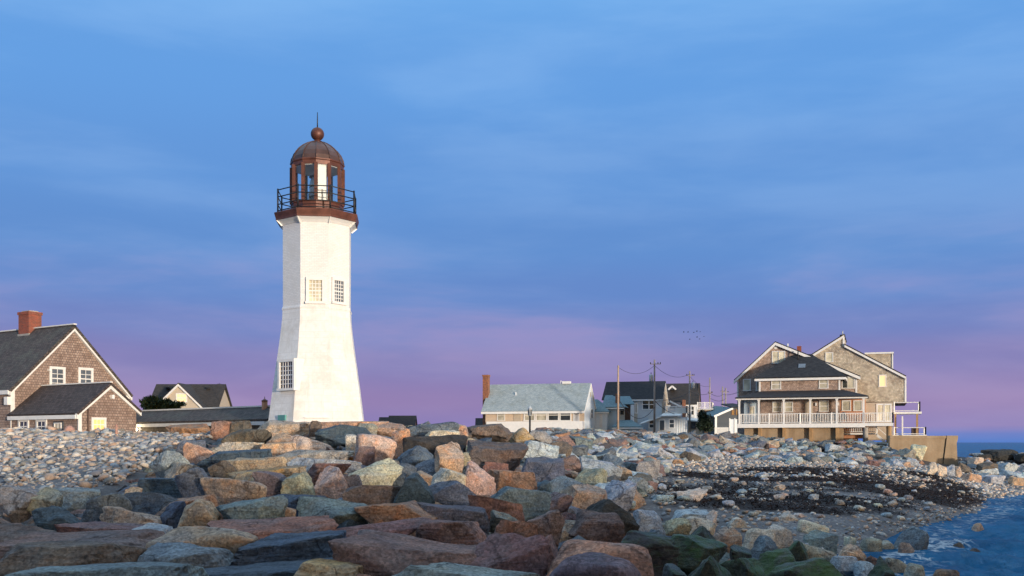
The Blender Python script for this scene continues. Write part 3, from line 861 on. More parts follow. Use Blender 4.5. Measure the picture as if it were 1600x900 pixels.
# ------------------------------------------------------------------ lighthouse
def lighthouse():
    CX, CY = (496 - HX) / FPX * 54.0, 54.0
    S = FPX / 54.0
    v = Vector((CX, CY)).normalized()
    rt = Vector((v.y, -v.x)); tc = -v
    zz = lambda py, hw=0.0: CH + (HY - py) * (54.0 - 0.92 * hw / S) / FPX     # hw: how far the drawn front edge stands before the axis
    rr = lambda hw: hw / S / 0.9537
    def ring(rad, z, k=8, ph0=-72.5):
        out = []
        for i in range(k):
            a = R(ph0 + 360.0 / k * i)
            out.append((CX + rad * (math.sin(a) * rt.x + math.cos(a) * tc.x), CY + rad * (math.sin(a) * rt.y + math.cos(a) * tc.y), z))
        return out
    def loft(b, rings, cap=True, smooth=False):
        k = len(rings[0])
        vs = [p for q in rings for p in q]
        fs = [(i * k + j, i * k + (j + 1) % k, (i + 1) * k + (j + 1) % k, (i + 1) * k + j) for i in range(len(rings) - 1) for j in range(k)]
        if cap:
            fs += [tuple(range(k - 1, -1, -1)), tuple(range((len(rings) - 1) * k, len(rings) * k))]
        b.raw(vs, fs, smooth)
    root = empty('lighthouse', (CX, CY, 3.4), 'tall white octagonal lighthouse with copper-brown lantern and dome', 'lighthouse')
    part(root, 'tower_base', 'tower_low', lambda b: loft(b, [ring(rr(h), zz(y, h)) for y, h in ((688, 77.5), (657, 73.5), (637, 71.2), (618, 68.8), (602, 67.0), (586, 64.6), (570, 62.6), (555, 60.4), (540, 58.4), (524, 56.4), (508, 54.5), (495, 53.2), (480, 52.7))]))
    part(root, 'tower_wall', 'tower', lambda b: loft(b, [ring(rr(h), zz(y, h)) for y, h in ((482, 52.0), (336, 52.3))]))
    part(root, 'ledge', 'tower_low', lambda b: loft(b, [ring(rr(h), zz(y, h)) for y, h in ((482.2, 53.0), (480.5, 53.6), (478.5, 53.4), (476.5, 52.4))]))
    def fr(k, rad):
        q = ring(rad, 0)
        return Frame(q[k][0], q[k][1], q[k + 1][0] - q[k][0], q[k + 1][1] - q[k][1])
    RU = rr(52.15)
    F1, F2 = fr(1, RU), fr(2, RU)
    for F, x0, x1, y0, y1, pn in ((F1, 483, 503.5, 438, 471, 'pane_cream'), (F2, 521.0, 535.5, 439, 472, 'pane_blue')):
        w = wpx(root, F, x0, y0, x1, y1, 4, 6, pn, trim=0.16, mun=0.035, tm='white', proud=0.10)
    FL = fr(0, rr(63.4))
    u0, u1, z0, z1 = FL.rect(444.5, 566, 464.5, 607)
    w = window(root, FL, u0, u1, z0, z1, 5, 6, 'pane', trim=0.15, mun=0.035, n=0.24, tm='white', proud=0.09)
    w['label'] = 'window set upright in the flaring shaded wall'
    part(root, 'window_surround', 'white', lambda b: b.fbox(FL, u0 - 0.17, u1 + 0.17, -0.5, 0.235, z0 - 0.13, z1 + 0.16))
    FD = fr(0, rr(72.9)); 
    a = FD.rect(436.5, 648.5, 447.5, 657)
    part(root, 'hatch', 'teal_paint', lambda b: b.fbox(FD, a[0], a[1], -0.2, 0.10, a[2], a[3]))
    FB = fr(1, rr(72.9))
    a = FB.rect(476, 651.5, 514, 653.5)
    part(root, 'door_lintel', 'tower_low', lambda b: b.fbox(FB, a[0], a[1], -0.2, 0.11, a[2], a[3]))
    # gallery
    part(root, 'soffit', 'white', lambda b: loft(b, [ring(rr(h), zz(y, h)) for y, h in ((347, 52.9), (343, 56.0), (337.2, 62.2))]))
    part(root, 'gallery_cornice', 'copper', lambda b: loft(b, [ring(rr(h), zz(y, h)) for y, h in ((338, 62.6), (335, 62.8), (330, 64.2), (327, 65.0), (325.4, 64.8), (325.2, 58.0))]))
    rail = MB()
    RP = rr(59.6)
    pr = ring(RP, 0)
    for p in pr:
        rail.tube([(p[0], p[1], zz(327, 59)), (p[0], p[1], zz(288.5, 59))], 0.045, 8)
    part_post = rail.build('railing_posts', M['iron'], root)
    for y in (290.5, 301.5, 313.5, 323.5):
        def f(b, y=y):
            q = ring(RP, zz(y, 59))
            for i in range(8):
                b.tube([q[i], q[(i + 1) % 8]], 0.03, 6)
        part(root, 'rail', 'iron', f)
    # brackets under the cornice
    for p, q in zip(ring(rr(61.5), zz(338, 61)), ring(rr(53.2), zz(348, 53))):
        part(root, 'bracket', 'white', lambda b: b.bar(p, q, 0.05, 0.07))
    # lantern room: twelve sides
    P12 = lambda hw, y, d=None: ring(hw / S, zz(y, hw if d is None else d), 12, -3.0)
    part(root, 'lantern_base', 'copper', lambda b: (loft(b, [P12(41.6, 326), P12(41.6, 323), P12(40.4, 322), P12(40.2, 314.5), P12(41.2, 313.5), P12(41.2, 312)])))
    part(root, 'lantern_head', 'copper', lambda b: (loft(b, [P12(40.6, 255.5), P12(40.8, 249.5), P12(42.2, 248), P12(42.2, 246.2), P12(40.8, 245.8)])))
    part(root, 'lantern_ceiling', 'white', lambda b: loft(b, [ring(38.0 / S, zz(255.5, 40.6) - 0.03, 12, -3.0), ring(38.0 / S, zz(255.5, 40.6) - 0.006, 12, -3.0)]))
    a12 = P12(39.6, 312.2); b12 = P12(39.6, 253.8)
    for i in range(12):
        part(root, 'mullion', 'copper', lambda b: b.bar(a12[i], b12[i], 0.17, 0.17))
    ga = P12(38.2, 312); gb = P12(38.2, 254)
    for i in range(12):
        F = Frame(ga[i][0], ga[i][1], ga[(i + 1) % 12][0] - ga[i][0], ga[(i + 1) % 12][1] - ga[i][1])
        L = math.hypot(ga[(i + 1) % 12][0] - ga[i][0], ga[(i + 1) % 12][1] - ga[i][1])
        part(root, 'pane', 'glass', lambda b: b.fbox(F, 0.01, L - 0.01, -0.008, 0.008, zz(312, 39), zz(254, 39)))
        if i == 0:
            o = part(root, 'pale_board', 'lens', lambda b: b.fbox(F, 0.10, L - 0.10, -0.09, -0.06, zz(311, 39), zz(256, 39)))  # pale board standing in for the sunset reflected in this pane
            o['label'] = 'pale board imitating the sunset reflection in the front lantern pane'
        if i in (5, 6):
            part(root, 'pale_board', 'lens', lambda b: b.fbox(F, 0.10, L - 0.10, -0.09, -0.06, zz(311, 39), zz(285, 39)))
    q = ring(0, 0)
    ls = part(root, 'lens', 'lens', lambda b: b.lathe(CX, CY, [(0.16, zz(312, 39)), (0.16, zz(303, 39)), (0.32, zz(302, 39)), (0.42, zz(293, 39)), (0.44, zz(284, 39)), (0.40, zz(275, 39)), (0.28, zz(267, 39)), (0.12, zz(265, 39))], 16))
    part(ls, 'lens_ring', 'copper', lambda b: [b.lathe(CX, CY, [(0.45, zz(y, 39)), (0.45, zz(y - 1.2, 39))], 16) for y in (300, 285, 268)])
    zb, zt = zz(247.0, 40.6), zz(223.0)
    dome = [(8.5 + 32.1 * math.cos(R(e)) ** 1.55, zb + (zt - zb) * math.sin(R(e))) for e in (0, 12, 25, 38, 51, 64, 77, 90)]
    dm = part(root, 'dome', 'copper_dark', lambda b: loft(b, [ring(h / S, z, 12, -3.0) for h, z in dome]))
    for i in range(12):
        part(dm, 'rib', 'copper_dark', lambda b: b.tube([ring((h + 0.3) / S, z, 12, -3.0)[i] for h, z in dome], 0.035, 6))
    part(root, 'neck', 'copper', lambda b: b.lathe(CX, CY, [(8.6 / S, zz(223.2)), (7.2 / S, zz(221.5)), (5.0 / S, zz(220)), (4.4 / S, zz(216))], 16))
    part(root, 'ball', 'copper', lambda b: b.lathe(CX, CY, [(10.4 / S * math.cos(R(e)), zz(209.6) + 10.4 / S * math.sin(R(e))) for e in range(-85, 90, 10)], 24))
    part(root, 'lightning_rod', 'iron', lambda b: b.tube([(CX, CY, zz(200)), (CX, CY, zz(188)), (CX, CY, zz(175.5))], [0.035, 0.03, 0.018], 6))
lighthouse()

# ------------------------------------------------------------------ keeper's house with lean-to
A58 = R(58)
def keepers_house():
    PL = ((17 - HX) / FPX * 56, 56.0)
    gd = (math.cos(A58), math.sin(A58))
    G = Frame(PL[0], PL[1], *gd)                         # gable wall, facing right
    LEN, W = 13.0, 7.7
    q = G.p(0, -LEN, 0)
    LW = Frame(q[0], q[1], G.n[0], G.n[1])               # long front wall, facing the camera
    ze, zr, zb = 6.15, 9.98, 2.2
    root = empty('shingled_house', (PL[0], PL[1], 2.6), 'brown shingled gable house with brick chimney and low front wing at the left', 'house')
    part(root, 'wall', 'shingle', lambda b: b.fprism(G, [(0, zb), (W, zb), (W, ze), (W / 2, zr), (0, ze)], -LEN, 0))
    s = (zr - ze) / (W / 2)
    ov = 0.22
    gable_roof(root, 'roof_mossy', LW, -0.3, LEN + 0.22, ov, -W - ov, -W / 2, ze - s * ov + 0.20, ze - s * ov + 0.20, zr + 0.22, 0.16)
    part(root, 'ridge_cap', 'trim', lambda b: b.bar(LW.p(-0.3, -W / 2, zr + 0.24), LW.p(LEN + 0.24, -W / 2, zr + 0.24), 0.22, 0.07))
    # rake and corner boards
    for sg in (0, 1):
        u_e = -0.16 if sg == 0 else W + 0.16
        e1, e2 = ze - s * 0.16, zr
        def rk(b):
            pts = [(u_e, e1 - 0.16), (W / 2, e2 - 0.16), (W / 2, e2 + 0.15), (u_e, e1 + 0.15)]
            if sg: pts = pts[::-1]
            b.fprism(G, pts, 0.004, 0.20)
        part(root, 'rake_board', 'trim', rk)
        part(root, 'corner_board', 'trim', lambda b: b.fbox(G, -0.04 if sg == 0 else W - 0.20, 0.20 if sg == 0 else W + 0.04, 0.003, 0.06, zb, ze - 0.02))
    part(root, 'fascia', 'trim', lambda b: b.fbox(LW, -0.2, LEN + 0.1, 0.03, 0.24, ze - 0.26, ze - 0.03))
    wpx(root, G, 80.5, 577, 98.0, 606, 2, 4, 'pane_blue', trim=0.15, mun=0.035)
    wpx(root, G, 125.3, 578.5, 141.8, 606, 2, 4, 'pane_blue', trim=0.15, mun=0.035)
    lamp = part(root, 'floodlight', 'white', lambda b: (b.fbox(G, G.u(74), G.u(76.5), 0, 0.22, G.z(579.5, 2), G.z(576, 2))))
    part(root, 'gutter_box', 'white', lambda b: b.fbox(LW, LEN - 0.25, LEN + 0.08, 0.0, 0.26, ze - 0.85, ze - 0.40))
    # chimney on the ridge
    t = 4.3
    c = LW.p(LEN - t, -W / 2, 0)
    CF = Frame(c[0], c[1], *LW.d)
    ch = part(root, 'chimney', 'brick', lambda b: (b.fbox(CF, -0.54, 0.54, -0.42, 0.42, zr - 1.0, 11.05), b.fbox(CF, -0.59, 0.59, -0.47, 0.47, 11.05, 11.22)))
    part(ch, 'chimney_flashing', 'concrete', lambda b: b.fbox(CF, -0.58, 0.58, -0.46, 0.46, zr - 0.80, zr - 0.12))
    part(ch, 'chimney_cap', 'concrete', lambda b: b.fbox(CF, -0.4, 0.4, -0.3, 0.3, 11.22, 11.30))
    # front wing (lean-to) projecting from the gable
    L, WE, ua = 6.16, 3.6, 1.86
    zl, za, zr2 = 4.78, 6.30, 5.0
    EG = Frame(*G.p(0, L, 0)[:2], *gd)
    q = G.p(0, 0.03, 0)
    EL = Frame(q[0], q[1], G.n[0], G.n[1])
    part(root, 'wing_wall', 'shingle', lambda b: b.fprism(EG, [(0, zb), (WE, zb), (WE, zr2), (ua, za), (0, zl)], -L + 0.01, 0))
    s1, s2 = (za - zl) / ua, (za - zr2) / (WE - ua)
    part(root, 'wing_roof', 'roof_dark', lambda b: b.slab([EL.p(-0.02, 0.22, zl - s1 * 0.22 + 0.14), EL.p(L + 0.16, 0.22, zl - s1 * 0.22 + 0.14), EL.p(L + 0.16, -ua, za + 0.16), EL.p(-0.02, -ua, za + 0.16)], 0.12))
    part(root, 'wing_roof', 'roof_dark', lambda b: b.slab([EL.p(L + 0.16, -WE - 0.25, zr2 - s2 * 0.25 + 0.14), EL.p(-0.02, -WE - 0.25, zr2 - s2 * 0.25 + 0.14), EL.p(-0.02, -ua, za + 0.16), EL.p(L + 0.16, -ua, za + 0.16)], 0.12))
    part(root, 'wing_ridge_cap', 'trim', lambda b: b.bar(EL.p(0, -ua, za + 0.18), EL.p(L + 0.18, -ua, za + 0.18), 0.16, 0.06))
    part(root, 'wing_fascia', 'trim', lambda b: b.fbox(EL, 0, L + 0.02, 0.03, 0.24, zl - 0.34, zl - 0.13))
    part(root, 'wing_rake_board', 'trim', lambda b: b.fprism(EG, [(-0.2, zl - s1 * 0.2 - 0.14), (ua, za - 0.18), (ua, za + 0.11), (-0.2, zl - s1 * 0.2 + 0.13)], 0.004, 0.15))
    part(root, 'wing_rake_board', 'trim', lambda b: b.fprism(EG, [(ua, za - 0.18), (WE + 0.24, zr2 - s2 * 0.24 - 0.14), (WE + 0.24, zr2 - s2 * 0.24 + 0.13), (ua, za + 0.11)], 0.004, 0.15))
    part(root, 'wing_corner_board', 'trim', lambda b: b.fbox(EG, -0.05, 0.16, 0.003, 0.06, zb, zl - 0.02))
    wpx(root, EG, 145.5, 656, 162.0, 671, 3, 2, 'pane_lit', trim=0.13, mun=0.03)['label'] = 'small window lit orange from inside'
    part(root, 'vent_lamp', 'white', lambda b: b.fbox(EG, EG.u(172), EG.u(175.5), 0, 0.2, EG.z(623, 1.9), EG.z(617, 1.9)))
    part(root, 'downpipe', 'brownwall', lambda b: b.tube([EG.p(0.52, 0.10, 2.6), EG.p(0.52, 0.10, EG.z(637, 0.5))], 0.045, 6))
    for x0, x1 in ((31.5, 43.5), (59.5, 71.5)):
        wpx(root, EL, x0, 659.0, x1, 674, 2, 2, 'pane', trim=0.13, mun=0.03)
    d = EL.rect(86, 658.5, 98, 700)
    dr = part(root, 'door', 'clap_dark', lambda b: b.fbox(EL, d[0] - 0.08, d[1] + 0.1, -0.02, 0.05, 2.4, d[3]))
    window(dr, EL, d[0] + 0.10, d[1] - 0.06, d[3] - 1.1, d[3] - 0.12, 2, 3, 'pane_curtain', trim=0.05, n=0.052, name='door_window')
    return G
KG = keepers_house()

def walkway():
    r1 = Vector(((424 - HX) / FPX * 56.5, 56.5, 5.25))
    r0 = Vector(((203.6 - HX) / FPX * 66.0, 66.0, 5.25))
    d = (r1 - r0); L = math.hypot(d.x, d.y)
    F = Frame(r0.x, r0.y, d.x, d.y)
    hw = 1.45
    root = empty('covered_walkway', (r0.x, r0.y, 3.4), 'low covered walkway with dark shingled roof leading to the lighthouse', 'walkway')
    FW = F.off(hw - 0.2)
    part(root, 'wall', 'shingle_grey', lambda b: b.fbox(F, -1.0, L + 1.2, -hw + 0.2, hw - 0.2, 2.4, 4.50))
    part(root, 'roof', 'roof_mossy', lambda b: b.slab([F.p(-1.6, hw, 4.47), F.p(L + 1.5, hw, 4.47), F.p(L + 1.5, 0, 5.25), F.p(-0.2, 0, 5.25)], 0.12))
    part(root, 'roof', 'roof_mossy', lambda b: b.slab([F.p(L + 1.5, -hw, 4.47), F.p(-1.6, -hw, 4.47), F.p(-0.2, 0, 5.25), F.p(L + 1.5, 0, 5.25)], 0.12))
    part(root, 'ridge_cap', 'trim', lambda b: b.bar(F.p(-0.2, 0, 5.26), F.p(L + 1.4, 0, 5.26), 0.26, 0.09))
    part(root, 'fascia', 'trim', lambda b: b.fbox(F, -1.5, L + 1.3, hw - 0.14, hw + 0.03, 4.15, 4.35))
    for x0, x1 in ((190, 203), (206, 218), (268, 280), (300, 312)):
        wpx(root, FW, x0, 668.5, x1, 678, 2, 1, 'pane', trim=0.10, sill=False)
    # lit lamp under the eave
    p = FW.p(FW.u(221), 0.42, 4.0)
    lm = part(root, 'lamp', 'white', lambda b: b.bar(FW.p(FW.u(221), 0, 4.02), FW.p(FW.u(221), 0.40, 4.02), 0.06))
    part(lm, 'lamp_globe', 'lamp_glow', lambda b: b.lathe(p[0], p[1], [(0.04, 3.88), (0.10, 3.92), (0.13, 4.0), (0.10, 4.08), (0.04, 4.12)], 12))
    ld = bpy.data.lights.new('walkway_lamp', 'POINT'); ld.energy = 14; ld.color = (1, 0.8, 0.5); ld.shadow_soft_size = 0.14
    lo = bpy.data.objects.new('walkway_lamp', ld); lo.location = FW.p(FW.u(221), 0.62, 4.0); col.objects.link(lo)
    # little copper-capped vent beyond the ridge
    c = pt(413.5, 634, 56.5)
    S = FPX / 56.5
    cp = part(root, 'cupola', 'orange_wall', lambda b: b.lathe(c[0], c[1], [(4.6 / S, 4.3), (4.6 / S, c[2] + 7.5 / S)], 8))
    part(cp, 'cupola_cap', 'copper', lambda b: b.lathe(c[0], c[1], [(5.4 / S, c[2] + 7 / S), (5.2 / S, c[2] + 8 / S), (2.2 / S, c[2] + 10 / S), (0.6 / S, c[2] + 11 / S), (0.4 / S, c[2] + 14.5 / S)], 8))
walkway()

def grey_house():
    Y = 120.0
    F = Frame((228 - HX) / FPX * Y, Y, 1, 0)
    U = lambda x: F.u(x)
    Z = lambda y: F.z(y, 0)
    root = empty('dark_roofed_house', (F.o[0] + 4, Y, 3.8), 'dark-roofed house with a white front gable behind the covered walkway', 'house')
    D = 7.0
    L = U(340)
    ze, zr = Z(640), Z(602) 
    part(root, 'wall', 'beige', lambda b: b.fprism(F.side(L - 0.2), [(0, 3), (D, 3), (D, ze), (D / 2, zr - 0.2), (0, ze)], -L + 0.4, 0))
    gable_roof(root, 'roof_brownblack', F, 0, L, 0.3, -D - 0.3, -D / 2, ze - 0.2, ze - 0.2, zr + 0.35, 0.2)
    # front gable
    ap, e = U(284.6), U(258) 
    hw = U(322) - ap
    zg = Z(637) 
    za = zr + 0.1
    slope = (za - zg) / hw
    part(root, 'front_gable_wall', 'beige', lambda b: b.fprism(F, [(ap - hw - 1.2, 3), (ap + hw + 1.2, 3), (ap + hw + 1.2, zg - 1.2 * slope), (ap, za), (ap - hw - 1.2, zg - 1.2 * slope)], -D / 2, 1.2))
    for sg in (-1, 1):
        def rf(b):
            q = [F.p(ap + sg * (hw + 1.5), 1.45, zg - 1.5 * slope + 0.1), F.p(ap + sg * (hw + 1.5), -D / 2, zg - 1.5 * slope + 0.1), F.p(ap, -D / 2, za + 0.12), F.p(ap, 1.45, za + 0.12)]
            b.slab(q if sg > 0 else [q[1], q[0], q[3], q[2]], 0.14)
        part(root, 'gable_roof', 'roof_brownblack', rf)
        def rk(b):
            pts = [(ap, za - 0.28), (ap + sg * (hw + 1.4), zg - 1.4 * slope - 0.28), (ap + sg * (hw + 1.4), zg - 1.4 * slope), (ap, za)]
            b.fprism(F, pts if sg > 0 else pts[::-1], 1.203, 1.48)
        part(root, 'rake_board', 'trim', rk)
    wpx(root, F.off(1.2), 276.5, 616, 291, 627.5, 3, 2, 'pane_warm', trim=0.12, mun=0.07)['label'] = 'gable window glowing warm'
    for x in (250.5, 314.5):
        part(root, 'roof_vent', 'roof_black', lambda b: b.lathe(F.o[0] + U(x), Y + 2.6, [(0.28, Z(606)), (0.28, Z(603.2)), (0.12, Z(602.2))], 10))
    part(root, 'antenna', 'iron', lambda b: (b.tube([F.p(L - 0.1, -1.0, ze), F.p(L - 0.1, -1.0, Z(597.5))], 0.025, 5), b.bar(F.p(L - 0.35, -1.0, Z(599)), F.p(L + 0.15, -1.0, Z(599)), 0.03)))
grey_house()

# ------------------------------------------------------------------ foliage
def leaf_mat(name, a, b_):
    m, t, b = new_mat(name)
    g = N(t, 'ShaderNodeNewGeometry')
    t.links.new(mixc(t, maprange(t, noise(t, g.outputs['Position'], 2.2, 3), 0.35, 0.65), a, b_), b.inputs['Base Color'])
    b.inputs['Roughness'].default_value = 0.65
    return m
M['leaf'] = leaf_mat('evergreen_leaves', (0.012, 0.028, 0.008), (0.050, 0.075, 0.018))
M['leaf_dark'] = leaf_mat('dark_evergreen_leaves', (0.008, 0.020, 0.010), (0.022, 0.040, 0.016))
M['bark'] = plain('shrub_bark', (0.10, 0.07, 0.05), 0.9, 0.3)
def shrub(name, label, base, blobs, m, leaf=0.16, n=2600, seed=1):
    rg = np.random.default_rng(seed)
    root = empty(name, base, label, 'shrub')
    def tr(b):
        for c, s in blobs:
            p0 = Vector(base); p2 = Vector(c)
            b.tube([p0, (p0 + p2) / 2 + Vector((0.1, 0, -0.15)), p2], [0.10, 0.06, 0.025], 6)
    part(root, 'trunk', 'bark', tr)
    mb = MB()
    tot = sum(s[0] * s[2] for c, s in blobs)
    for c, s in blobs:
        k = int(n * s[0] * s[2] / tot)
        for _ in range(k):
            d = rg.normal(0, 1, 3); d /= np.linalg.norm(d)
            q = np.array(c) + d * np.array(s) * (rg.random() ** 0.35) * rg.uniform(0.8, 1.12)
            a = rg.normal(0, 1, 3); a[2] += 0.4; a /= np.linalg.norm(a)
            e = np.cross(a, rg.normal(0, 1, 3)); e /= np.linalg.norm(e)
            l = leaf * rg.uniform(0.6, 1.5)
            mb.poly([q - e * l * 0.3, q + a * l * 0.5 - e * l * 0.1, q + a * l, q + e * l * 0.3])
    mb.build('crown', m, root, 'stuff')
Yq = 74.0
b3 = lambda x, y: pt(x, y, Yq)
shrub('evergreen_shrub', 'wind-blown evergreen shrub behind the covered walkway roof', (pt(240, 690, Yq)[0], Yq, 3.6),
      [(b3(229, 630), (0.42, 0.5, 0.42)), (b3(237, 627), (0.5, 0.5, 0.40)), (b3(246, 631), (0.55, 0.6, 0.40)), (b3(256, 631), (0.5, 0.5, 0.36)), (b3(266, 632), (0.45, 0.5, 0.26)), (b3(275, 633), (0.42, 0.4, 0.24)), (b3(283, 632), (0.28, 0.3, 0.16)), (b3(262, 626.5), (0.18, 0.2, 0.12)), (b3(240, 638), (0.8, 0.6, 0.4)), (b3(262, 639), (0.8, 0.6, 0.3))], M['leaf'], 0.20, 4200, 4)
Yq = 136.0
shrub('dark_evergreen_bush', 'dark evergreen bush between the grey houses and beige balcony', (pt(1102, 680, Yq)[0], Yq, 4.0),
      [(b3(1098, 652), (0.7, 0.7, 0.9)), (b3(1104, 658), (0.9, 0.7, 1.0)), (b3(1097, 664), (0.8, 0.7, 0.9)), (b3(1106, 667), (0.9, 0.7, 0.8)), (b3(1096, 646), (0.35, 0.3, 0.5))], M['leaf_dark'], 0.28, 2600, 5)

# ------------------------------------------------------------------ far roofs
def far_house(name, label, x0, x1, ytop, Y, roofm, wallm, apex=None):
    F = Frame((x0 - HX) / FPX * Y, Y, 1, 0)
    L = F.u(x1)
    root = empty(name, (F.o[0] + L / 2, Y, 3.8), label, 'house')
    zr = F.z(ytop, 0); D = 6.0; ze = zr - 2.4
    part(root, 'wall', wallm, lambda b: b.fprism(F.side(L - 0.15), [(0, 2.5), (D, 2.5), (D, ze), (D / 2, zr - 0.15), (0, ze)], -L + 0.3, 0))
    gable_roof(root, roofm, F, 0, L, 0.3, -D - 0.3, -D / 2, ze - 0.1, ze - 0.1, zr + 0.1, 0.16)
    return root, F
far_house('distant_house', 'distant grey gable roof just right of the lighthouse', 604, 648, 649.5, 165, 'roof_brownblack', 'orange_wall')
far_house('distant_house', 'distant low black roof touching the lighthouse right side', 589, 606, 652, 175, 'roof_black', 'clap_dark')
far_house('distant_house', 'distant dark roof just left of the white cottage', 742, 762, 653.5, 180, 'roof_black', 'clap_dark')

# ------------------------------------------------------------------ white cottage
def cottage():
    a = R(16)
    d = (math.cos(a), -math.sin(a))
    C = Vector(((913 - HX) / FPX * 124, 124.0))
    L, W = 12.9, 7.0
    F = Frame(C.x - d[0] * L, C.y - d[1] * L, *d)
    S = F.side(L)
    zb, ze, zr = 3.8, 7.42, 10.62
    root = empty('white_cottage', (C.x - 6, C.y + 2, 4.4), 'long low cottage with peach front, blue-grey roof and brick chimney', 'cottage')
    part(root, 'wall', 'clap_peach', lambda b: b.fprism(S, [(0, zb), (W, zb), (W, ze), (W / 2, zr), (0, ze)], -L, 0))
    part(root, 'gable_wall', 'clap_white', lambda b: b.fprism(S, [(0.02, zb), (W, zb), (W, ze), (W / 2, zr), (0.02, ze)], 0.001, 0.05))
    s = (zr - ze) / (W / 2)
    gable_roof(root, 'roof_blue', F, -0.45, L + 0.12, 0.5, -W - 0.4, -W / 2, ze - 0.5 * s + 0.16, ze - 0.4 * s + 0.16, zr + 0.16, 0.16)
    part(root, 'fascia', 'white', lambda b: b.fbox(F, -0.45, L + 0.1, 0.3, 0.48, ze - 0.62, ze - 0.34))
    for sg in (0, 1):
        def rk(b):
            pts = [(-0.5 if sg == 0 else W + 0.4, ze - (0.5 if sg == 0 else 0.4) * s - 0.14), (W / 2, zr - 0.16), (W / 2, zr + 0.12), (-0.5 if sg == 0 else W + 0.4, ze - (0.5 if sg == 0 else 0.4) * s + 0.13)]
            b.fprism(S, pts if sg == 0 else pts[::-1], 0.053, 0.18)
        part(root, 'rake_board', 'white', rk)
    wpx(root, F, 778, 641, 788, 656.5, 1, 2, 'pane_curtain', trim=0.1)
    for x0, x1 in ((820, 834.5), (838.5, 853.5), (857.5, 872), (876, 891)):
        wpx(root, F, x0, 640.5, x1, 656.5, 1, 2, 'pane_curtain' if x0 < 850 else 'pane', trim=0.14, mun=0.05, tm='white')
    for x0, x1, k in ((803, 814, 0), (895.5, 905.5, 1)):
        q = F.rect(x0, 641, x1, 660)
        dr = part(root, 'door', 'white' if k else 'beige', lambda b: b.fbox(F, q[0], q[1], -0.02, 0.05, q[2], q[3]))
        if k:
            um = (q[0] + q[1]) / 2
            for j in range(4):
                def fan(b):
                    a0, a1 = math.pi * (j + 0.12) / 4, math.pi * (j + 0.88) / 4
                    rr = 0.34
                    pts = [(um, q[3] - 0.52), (um + rr * math.cos(a0), q[3] - 0.50 + rr * math.sin(a0)), (um + rr * math.cos(a1), q[3] - 0.50 + rr * math.sin(a1))]
                    b.fprism(F, pts, 0.05, 0.065)
                part(dr, 'fanlight_pane', 'pane', fan)
    # deck with a solid white parapet
    part(root, 'deck_parapet', 'white', lambda b: b.fbox(F, F.u(764), L + 0.05, 1.0, 1.12, 3.9, F.z(658.5, 8)))
    part(root, 'deck_parapet_end', 'white', lambda b: b.fbox(F, L - 0.07, L + 0.05, 0.03, 0.998, 3.9, F.z(658.5, 8)))
    part(root, 'deck', 'timber', lambda b: b.fbox(F, F.u(766), L - 0.08, 0.02, 0.995, 4.7, 4.85))
    ws = S.off(0.05)
    wpx(root, ws, 923.0, 640, 926.0, 653, 1, 2, 'pane_blue', trim=0.12)
    part(root, 'gable_vent', 'beige', lambda b: b.fbox(ws, W / 2 - 0.2, W / 2 + 0.2, 0, 0.05, zr - 1.6, zr - 1.0))
    # chimney at the far end, skylight boxes on the ridge, vent pipe
    c = F.p(-0.5, -1.9, 0)
    CF = Frame(c[0], c[1], *d)
    part(root, 'chimney', 'brick_old', lambda b: (b.fbox(CF, -0.36, 0.36, -0.4, 0.4, 3.9, 11.75), b.fbox(CF, -0.42, 0.42, -0.46, 0.46, 11.75, 11.95)))
    part(root, 'ridge_vent', 'white', lambda b: b.fbox(F, F.u(863) + 0.5, F.u(876) + 0.5, -W / 2 - 0.3, -W / 2 + 0.25, zr + 0.1, zr + 0.42))
    part(root, 'ridge_vent', 'white', lambda b: b.fbox(F, F.u(860) + 0.5, F.u(861.3) + 0.5, -W / 2 - 0.1, -W / 2 + 0.1, zr + 0.1, zr + 0.52))
    part(root, 'vent_pipe', 'white', lambda b: b.tube([F.p(F.u(799.5), -1.9, ze + 1.0), F.p(F.u(799.5), -1.9, ze + 2.25)], 0.09, 8))
    # small rear wing on the right with a hipped teal roof
    q = S.p(W - 0.4, -0.6, 0)
    Q = Frame(q[0], q[1], *d)
    part(root, 'wing_wall', 'clap_white', lambda b: b.fbox(Q, 0, 2.2, -4, 0, zb, 7.25))
    part(root, 'wing_window', 'trim', lambda b: b.fbox(Q, 1.25, 1.62, -0.01, 0.05, 5.2, 6.9))
    part(root, 'wing_roof', 'roof_teal', lambda b: (b.slab([Q.p(-0.3, 0.35, 7.2), Q.p(2.6, 0.35, 7.2), Q.p(0.6, -2, 8.9), Q.p(-0.3, -2, 8.9)], 0.1), b.slab([Q.p(2.6, 0.35, 7.2), Q.p(2.6, -4.3, 7.2), Q.p(0.6, -2, 8.9)], 0.1)))
    part(root, 'wing_fascia', 'white', lambda b: b.fbox(Q, -0.2, 2.55, 0.12, 0.3, 7.0, 7.15))
cottage()

